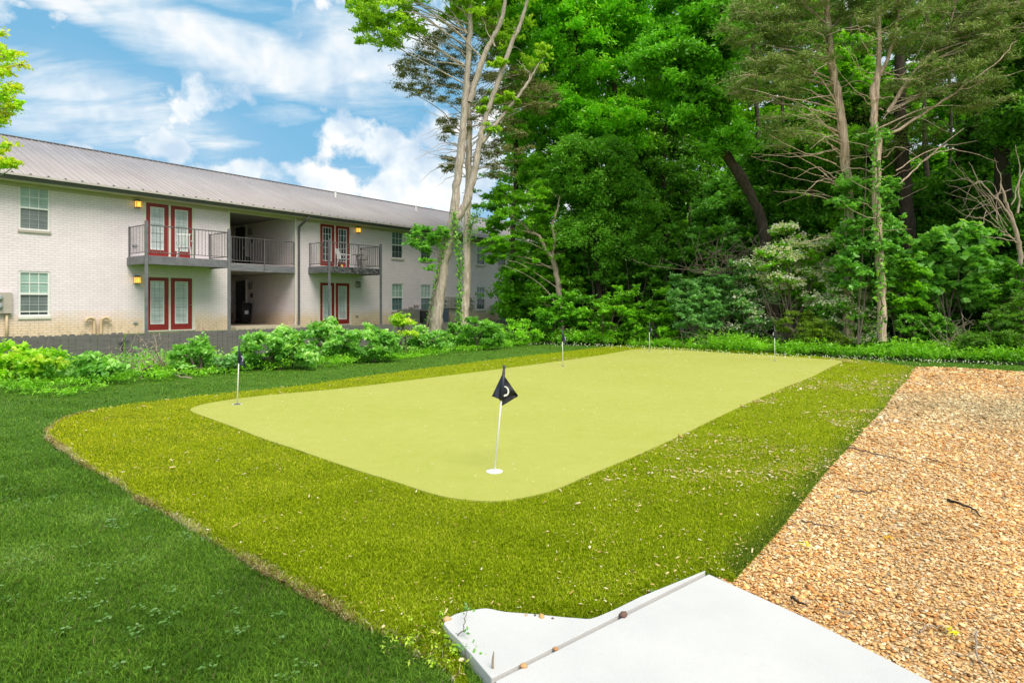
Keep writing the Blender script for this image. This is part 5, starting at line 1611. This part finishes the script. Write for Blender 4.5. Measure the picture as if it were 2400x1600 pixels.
shrub(2020, 820, 18.4, [(1990, 740, 80, 50, 44), (2060, 710, 60, 40, 26), (2080, 680, 50, 25, 14), (1940, 700, 60, 40, 22), (2000, 790, 70, 30, 22)], 'wide arching shrub with white blossoms on its upper right side', [(.03,.11,.02),(.065,.20,.035),(.12,.30,.06),(.2,.42,.12)], tone=.48, size=.085, flowers=18, name='flowering_shrub')
shrub(1900, 825, 18.2, [(1880, 770, 70, 40, 34), (1940, 800, 60, 25, 20)], 'low feathery green bush under the blossoming shrubs', [(.04,.09,.012),(.08,.15,.018),(.13,.22,.03),(.20,.30,.05)], tone=.35, size=.09, asp=.25, name='bush')
shrub(2230, 820, 18.0, [(2190, 600, 60, 55, 26), (2250, 570, 60, 50, 26), (2290, 640, 70, 45, 22), (2160, 660, 50, 40, 14), (2230, 690, 60, 30, 14)], 'bush of large heart shaped bright leaves right of the two cedars', BRIGHT, tone=.36, size=.26, asp=.8, per=70, cr=.45, name='big_leaf_shrub', brk='twig_grey')
shrub(2350, 835, 16.5, [(2380, 640, 60, 30, 16), (2360, 690, 60, 40, 16)], 'dark bush near the right edge below the leafless tree', GREEN_D, tone=.3, name='bush')
shrub(2340, 845, 15.8, [(2360, 780, 70, 50, 50), (2400, 730, 60, 40, 30), (2300, 810, 50, 30, 20)], 'olive green feathery bush at the right end of the wood edge', [(.025,.08,.012),(.055,.15,.02),(.10,.23,.035),(.16,.31,.06)], tone=.35, size=.08, asp=.3, name='bush')
shrub(2180, 838, 17.2, [(2170, 770, 60, 35, 24), (2230, 800, 60, 30, 22)], 'dull green bush with dry stalks below the big leaved one', GREEN_D, tone=.4, size=.09, name='bush')
# understorey filling the space under the crowns
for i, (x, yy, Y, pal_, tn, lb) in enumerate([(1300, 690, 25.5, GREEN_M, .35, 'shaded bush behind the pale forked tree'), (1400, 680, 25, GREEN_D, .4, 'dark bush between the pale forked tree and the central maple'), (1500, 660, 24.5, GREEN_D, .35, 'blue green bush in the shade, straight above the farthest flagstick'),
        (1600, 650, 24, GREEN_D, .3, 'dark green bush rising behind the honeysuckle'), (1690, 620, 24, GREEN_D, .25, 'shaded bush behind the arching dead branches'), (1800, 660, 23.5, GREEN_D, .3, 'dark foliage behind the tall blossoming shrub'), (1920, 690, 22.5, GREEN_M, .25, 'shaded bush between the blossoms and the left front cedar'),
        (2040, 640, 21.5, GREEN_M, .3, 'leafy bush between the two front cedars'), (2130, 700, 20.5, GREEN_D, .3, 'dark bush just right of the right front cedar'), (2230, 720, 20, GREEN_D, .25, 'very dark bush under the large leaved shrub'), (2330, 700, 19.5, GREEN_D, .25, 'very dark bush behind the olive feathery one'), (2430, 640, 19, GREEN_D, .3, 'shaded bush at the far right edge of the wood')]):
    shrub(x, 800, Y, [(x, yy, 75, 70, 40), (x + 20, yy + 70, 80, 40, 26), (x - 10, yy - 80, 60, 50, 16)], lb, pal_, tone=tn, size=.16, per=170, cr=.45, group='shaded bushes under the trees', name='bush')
# dry tangled brush
def brush(x, y, Y, w_, h, n, label, mat='twig_pale', r0=.012, name='dry_brush'):
    base = P(x, y, Y); base[2] = max(base[2], 0)
    t = thing(name, label, 'dead branches', base * [1, 1, 0])
    BV, BF, bn = [], [], 0
    for _ in range(n):
        s = base + np.array([rng.normal() * .15 * w_, rng.normal() * .15, 0]); e = s + np.array([rng.normal() * w_ * .5, rng.normal() * .3, rng.uniform(.2, 1) * h])
        mid = (s + e) / 2 + rng.normal(size=3) * .18 * w_
        p = wob([s, mid, e], .02, rng, 5); V, Fq = tube(p, np.linspace(r0, r0 * .25, len(p)), 4); BV.append(V); BF.append(Fq + bn); bn += len(V)
        for _k in range(2):
            j = rng.integers(2, len(p)); e2 = p[j] + rng.normal(size=3) * .22 * w_; V, Fq = tube(wob([p[j], (p[j] + e2) / 2, e2], .01, rng, 3), np.linspace(r0 * .5, r0 * .15, 7), 4); BV.append(V); BF.append(Fq + bn); bn += len(V)
    link('twigs', mesh_np('twigs', np.concatenate(BV), [np.concatenate(BF)], smooth=True), M[mat], t)
brush(2240, 838, 16.6, 1.0, 1.2, 30, 'dry beige brush between the wide arching shrub and the right end bush')
brush(1700, 640, 20.2, 2.2, 1.4, 26, 'arching dead branches above the honeysuckle bush', 'twig_grey', .016)
brush(1860, 800, 18.8, 1.0, 1.6, 26, 'dry upright stems inside the blossoming shrubs', 'twig_grey', .012)
brush(1660, 812, 20.3, 1.5, .9, 36, 'thin grey stems under the honeysuckle bush', 'twig_pale', .009)

# low ferns and weeds along the foot of the wood
def strip_weeds(name, poly, n, h, size, pal, label, cat, asp=.35, seed=3, tone=.35):
    rg = np.random.default_rng(seed); poly = np.array([p_[:2] for p_ in poly])
    lo, hi = poly.min(0), poly.max(0); p_ = rg.uniform(lo, hi, (n * 4, 2)); p_ = p_[in_poly(p_, [tuple(q) for q in poly])][:n]
    hh = h * (.35 + vnoise(p_, 2.5, seed))
    cl = [(np.array([a[0], a[1], b_ * .45]), np.array([.28, .28, b_ * .6])) for a, b_ in zip(p_, hh)]
    V, Fc, cc, tw = sprays(cl, rg, 60, size, asp, .25, pal, 6, .2, .2, tone)
    V[:, 2] = np.maximum(V[:, 2], .01)
    o = link(name, mesh_np(name, V, Fc, cc), M['leaf']); tag(o, label, cat, kind='stuff')
e = [np.array(q[:2]) for q in wood[:5]]
e = [q - U * .25 for q in e]
strip_weeds('ground_cover', [e[0] + np.array([-.5, 0]), e[1], e[2], e[3], e[4], e[4] + Ed * 2, e[4] + Ed * 2 + U * 2.4, e[4] + U * 2.4, e[3] + U * 2.4, e[2] + U * 2.4, e[1] + U * 2.4, e[0] + U * 2.0], 900, .5, .10, GREEN_M, 'low ferns and weeds along the foot of the wood', 'ground cover')
# white clover heads along the lawn edge
rg = np.random.default_rng(9)
pts = []
for a, b_ in zip(e[:-1], e[1:]):
    L = np.linalg.norm(b_ - a); k = int(L * 34); u = rg.random(k)[:, None]
    pts.append(a * (1 - u) + b_ * u - U * rg.gamma(1.2, .28, (k, 1)))
pts = np.concatenate(pts); pts = np.concatenate([pts, rg.uniform(.03, .10, (len(pts), 1))], 1)
V, Fc, cc = pebbles(pts, pts[:, 2], np.full(len(pts), .014), np.full(len(pts), .014), np.full(len(pts), .012), np.full((len(pts), 3), .8) * [.95, 1, .7], rg)
o = link('clover_flowers', mesh_np('clover_flowers', V, Fc, cc), M['pebble']); tag(o, 'tiny white clover flowers dotting the far edge of the lawn', 'clover', kind='stuff')

# ============================================================ shrubs along the fence
FS = [
    (70, 900, 11.6, [(40, 880, 70, 40, 24), (90, 845, 60, 30, 18), (20, 830, 40, 22, 8)], 'yellow green weedy bush at the left picture edge before the fence', [(.08,.20,.015),(.15,.33,.02),(.24,.45,.04),(.38,.58,.10)], .12, .55),
    (232, 900, 11.5, [(225, 870, 50, 32, 22), (200, 845, 26, 16, 6), (270, 880, 30, 20, 6)], 'drooping leafy plant below the gate gap, second from left', BRIGHT, .13, .45),
    (330, 880, 12.2, [(330, 868, 50, 12, 10)], 'low leafy tuft between the drooping plant and the dead branches', GREEN_M, .09, .4),
    (445, 880, 12.9, [(440, 840, 45, 35, 22), (470, 815, 25, 14, 8), (410, 860, 30, 18, 6)], 'leafy bush just right of the tangle of dead branches', BRIGHT, .12, .45),
    (530, 880, 13.2, [(530, 850, 25, 18, 8)], 'small grey green weed beside the left flagstick', GREEN_G, .09, .45),
    (650, 875, 13.8, [(640, 815, 70, 42, 44), (700, 835, 50, 32, 20), (590, 845, 35, 26, 12)], 'broad mounded bush right of the left flagstick', BRIGHT, .13, .45),
    (762, 840, 16.5, [(758, 770, 30, 20, 12), (770, 800, 35, 25, 10)], 'taller leafy bush touching the fence below the second balcony doors', BRIGHT, .13, .5),
    (850, 860, 15.4, [(850, 800, 75, 36, 40), (900, 820, 40, 30, 14), (800, 820, 40, 26, 12)], 'wide mounded bush below the second balcony', BRIGHT, .13, .42),
    (950, 830, 17.8, [(948, 770, 26, 24, 8), (940, 745, 20, 10, 4)], 'loose young plant with yellow pink tips in front of the air conditioners', GREEN_Y, .11, .4),
    (1000, 838, 18.2, [(1000, 795, 45, 28, 20), (960, 815, 30, 18, 8)], 'low bush left of the foot of the forked trunk', BRIGHT, .12, .4),
    (1115, 830, 19.6, [(1110, 780, 60, 32, 34), (1150, 790, 40, 26, 14), (1060, 790, 30, 22, 8)], 'dense mounded bush in front of the two tall trunks', [(.03,.09,.02),(.06,.17,.035),(.10,.26,.06),(.2,.4,.12)], .13, .5),
    (1215, 815, 21.6, [(1210, 775, 45, 26, 22), (1240, 790, 30, 18, 8)], 'bush at the right end of the fence by the building corner', GREEN_M, .11, .5),
]
for x, yb, Y, vols, label, pal, size, tone in FS:
    shrub(x, yb, Y, [(a, b_, c * 1.15, d * 1.05, int(e_ * .9)) for a, b_, c, d, e_ in vols], label, pal, size=size, asp=.5, cr=.17 + .003 * Y, tone=tone + .05, per=120, jit=.2, group='bushes in front of the fence', nst=5, name='bush', up=.35, droop=.45)
brush(372, 868, 12.6, .75, .85, 22, 'tangle of bleached dead branches leaning on the fence', 'twig_pale', .013)
brush(35, 860, 12.2, .5, .9, 8, 'thin bare shoots above the leftmost bush', 'twig_pale', .008)
t = thing('fallen_branch', 'bleached fallen branch lying in the grass below the dead tangle', 'branch', G(400, 882))
m = MB(); m.tube(wob([G(385, 875, .04), G(420, 880, .07), G(450, 886, .03)], .01, rng, 4), .014, 5); m.tube(wob([G(400, 877, .06), G(425, 874, .10), G(440, 880, .04)], .01, rng, 4), .008, 4); m.build('wood', M['twig_pale'], t, world=True)
# weeds merging bushes and lawn
strip_weeds('hedge_undergrowth', [G(-120, 890), G(150, 905), G(300, 885), G(520, 868), G(760, 850), G(900, 838), G(1060, 822), G(1240, 806), G(1240, 800), G(1060, 808), G(900, 822), G(760, 838), G(520, 852), G(300, 862), G(-60, 860)], 420, .40, .10, BRIGHT,
            'loose light green undergrowth joining the bushes along the fence', 'undergrowth', asp=.5, seed=18, tone=.5)
strip_weeds('fence_weeds', [G(-120, 905), G(150, 935), G(300, 905), G(520, 880), G(760, 868), G(900, 850), G(1060, 830), G(1240, 812), G(1240, 800), G(1060, 808), G(900, 822), G(760, 838), G(520, 852), G(300, 862), G(-60, 860)], 520, .28, .075, GREEN_M,
            'low weeds running between the lawn and the bushes by the fence', 'weeds', seed=8, tone=.45)

# leafy branches reaching in at the left edge
cl = ell(-26, 190, 58, 110, 8.5, 50, rng, .16, flat=.8) + ell(-20, 320, 40, 60, 8.5, 20, rng, .14, flat=.8) + ell(8, 378, 42, 16, 8.5, 16, rng, .09, flat=.8) + ell(-80, 150, 110, 160, 8.8, 60, rng, .2) + ell(25, 235, 15, 40, 8.5, 6, rng, .1)
build_tree('edge_tree', 'tree mostly outside the left picture edge, small yellow green leaves over the roof end', 'tree', P(-260, 900, 8.8) * [1, 1, 0],
           [([P(-260, 1000, 8.8) * [1, 1, 0], P(-250, 600, 8.8), P(-180, 300, 8.7), P(-120, 0, 8.6)], [.12, .1, .07, .03])], cl, M['bark_grey'], rng, per=80, size=.05, asp=.65, pal=[(.10,.24,.012),(.22,.42,.025),(.36,.58,.05),(.5,.66,.1)], tone=.5, up=.1, limb_r=.015, twig_n=6, droop=.7)

# ============================================================ small things on the ground
def twig(pts_px, r0, label, mat='twig_grey', z=.03):
    p = wob([G(x, y, z + .01 * (i % 2)) for i, (x, y) in enumerate(pts_px)], .004, rng, 4)
    t = thing('twig', label, 'twig', p[0], 'twigs lying on the gravel')
    V, Fq = tube(p, np.linspace(r0, r0 * .4, len(p)), 5)
    link('wood', mesh_np('wood', V, [Fq], smooth=True), M[mat], t)
twig([(1985, 1048), (2050, 1062), (2110, 1078), (2140, 1088)], .007, 'long thin dark twig at the upper left of the gravel')
twig([(2170, 1072), (2230, 1090), (2280, 1100)], .006, 'thin dark twig in the upper middle of the gravel')
twig([(1990, 1146), (2030, 1152), (2060, 1148), (2080, 1153)], .007, 'curved twig near the turf edge, below the long thin one', 'twig_grey')
twig([(2222, 1170), (2250, 1180), (2280, 1192), (2300, 1210)], .012, 'thickest dark stick in the middle right of the gravel', 'bark_dark')
twig([(1880, 1218), (1920, 1229), (1960, 1230)], .006, 'twig lying close beside the turf edge')
twig([(1965, 1425), (1975, 1436), (2000, 1430), (2020, 1440)], .005, 'pale hooked twig beside the concrete slab', 'twig_pale')
twig([(2155, 1480), (2175, 1468), (2210, 1470), (2220, 1478)], .005, 'pale curved twig between slab and right edge', 'twig_pale')
twig([(2290, 1480), (2288, 1530), (2310, 1560), (2330, 1600)], .005, 'pale forked twig in the lower right corner', 'twig_pale')
twig([(1855, 1400), (1870, 1408), (1890, 1420)], .009, 'short black stick near the slab edge', 'bark_dark')
def yl(x, y, s, label, col):
    g = G(x, y, .03); n = 9
    a = rng.uniform(0, 6.28, n); c = g + np.stack([np.cos(a) * s * .5, np.sin(a) * s * .5, rng.uniform(0, .015, n)], 1)
    V, Fc, cc = leaf_mesh(c, np.full(n, s * .9), .35, .7, np.array(col) * rng.uniform(.8, 1.2, (n, 1)), rng, 0)
    t = thing('leaf', label, 'leaf', g, 'fallen leaves on the gravel'); link('blade', mesh_np('blade', V, Fc, cc), M['leaf'], t)
yl(1884, 1277, .045, 'yellow green star shaped leaf near the turf corner', (.5, .55, .03)); yl(2084, 1262, .045, 'dull gold leaf in the middle of the gravel', (.5, .33, .03)); yl(2226, 1482, .045, 'yellow green leaf low on the right of the gravel', (.45, .45, .05)); yl(2078, 1274, .03, 'small brown leaf beside the gold one', (.3, .15, .04))
# stray stones on the slab
for x, y, r_, c, lb in [(1270, 1447, .016, (.55, .33, .12), 'largest orange pebble on the concrete beside the turf'), (1233, 1443, .010, (.5, .35, .2), 'small tan pebble left of the orange one on the concrete'), (1295, 1450, .009, (.12, .08, .06), 'small dark pebble right of the orange one on the concrete'),
                    (1254, 1444, .009, (.1, .1, .12), 'tiny slate pebble between the tan and the orange one'), (1461, 1443, .022, (.16, .09, .07), 'dark brown stone lodged in the joint of the concrete'), (1302, 1522, .012, (.45, .22, .08), 'rusty pebble halfway along the concrete joint'), (1228, 1562, .016, (.6, .33, .14), 'orange pebble low in the concrete joint'),
                    (1048, 1453, .02, (.6, .38, .2), 'light brown pebble on the left tip of the concrete')]:
    g = G(x, y, ZS)
    V, Fc, cc = pebbles(g[None], np.array([ZS + r_ * .35]), np.array([r_ * 1.1]), np.array([r_ * .9]), np.array([r_ * .6]), np.array([c]), rng)
    o = link('pebble', mesh_np('pebble', V, Fc, cc, smooth=True), M['pebble']); tag(o, lb, 'pebble', 'stray pebbles on the concrete')
# weeds at the slab's left corner
def weed(x, y, h, n, size, pal, label, w_=.12):
    g = G(x, y, 0)
    t = thing('weed', label, 'weed', g, 'weeds at the left side of the concrete')
    cl = [(g + np.array([rng.normal() * w_, rng.normal() * w_, rng.uniform(.3, 1) * h]), np.array([.03, .03, .02])) for _ in range(n)]
    V, Fc, cc, tw = sprays(cl, rng, 14, size, .55, .4, pal, 3, .1, .3, .5)
    link('leaves', mesh_np('leaves', V, Fc, cc), M['leaf'], t)
    BV, BF, bn = [], [], 0
    for c, _ in cl:
        V, Fq = tube(np.array([g + (c - g) * [.3, .3, 0], g * .4 + c * .6 + [0, 0, .01], c]), np.array([.002, .0018, .001]), 4); BV.append(V); BF.append(Fq + bn); bn += len(V)
    link('stems', mesh_np('stems', np.concatenate(BV), [np.concatenate(BF)]), M['twig_grey'], t)
weed(1015, 1505, .035, 40, .017, GREEN_Y, 'patch of yellow green clover at the left tip of the concrete', .11)
weed(1062, 1535, .03, 26, .016, GREEN_Y, 'yellowing clover just below, along the slab side', .07)
weed(1096, 1560, .06, 10, .02, BRIGHT, 'bright green weed by the lower left slab corner', .04)
t = thing('sprig', 'thin reddish sprig with tiny leaves bent over the concrete tip', 'sprig', G(1060, 1500))
p = wob([G(1060, 1497, .02), G(1085, 1478, .09), G(1092, 1440, .12), G(1098, 1415, .13)], .004, rng, 5)
V, Fq = tube(p, np.linspace(.003, .001, len(p)), 5); link('stem', mesh_np('stem', V, [Fq]), M['twig_grey'], t)
c = p[rng.integers(2, len(p), 16)] + rng.normal(size=(16, 3)) * .012
V, Fc, cc = leaf_mesh(c, np.full(16, .022), .5, .2, palette(rng.random(16), GREEN_G), rng, 0); link('leaves', mesh_np('leaves', V, Fc, cc), M['leaf'], t)
t = thing('stake', 'small weathered wooden stake at the lower left slab corner', 'stake', G(1155, 1598))
m = MB(); m.tube([G(1155, 1600, 0), G(1155, 1600, 0) + [.0, 0, .09], G(1155, 1600, 0) + [.004, 0, .125]], [.006, .005, .002], 6); m.build('wood', M['twig_pale'], t, world=True)
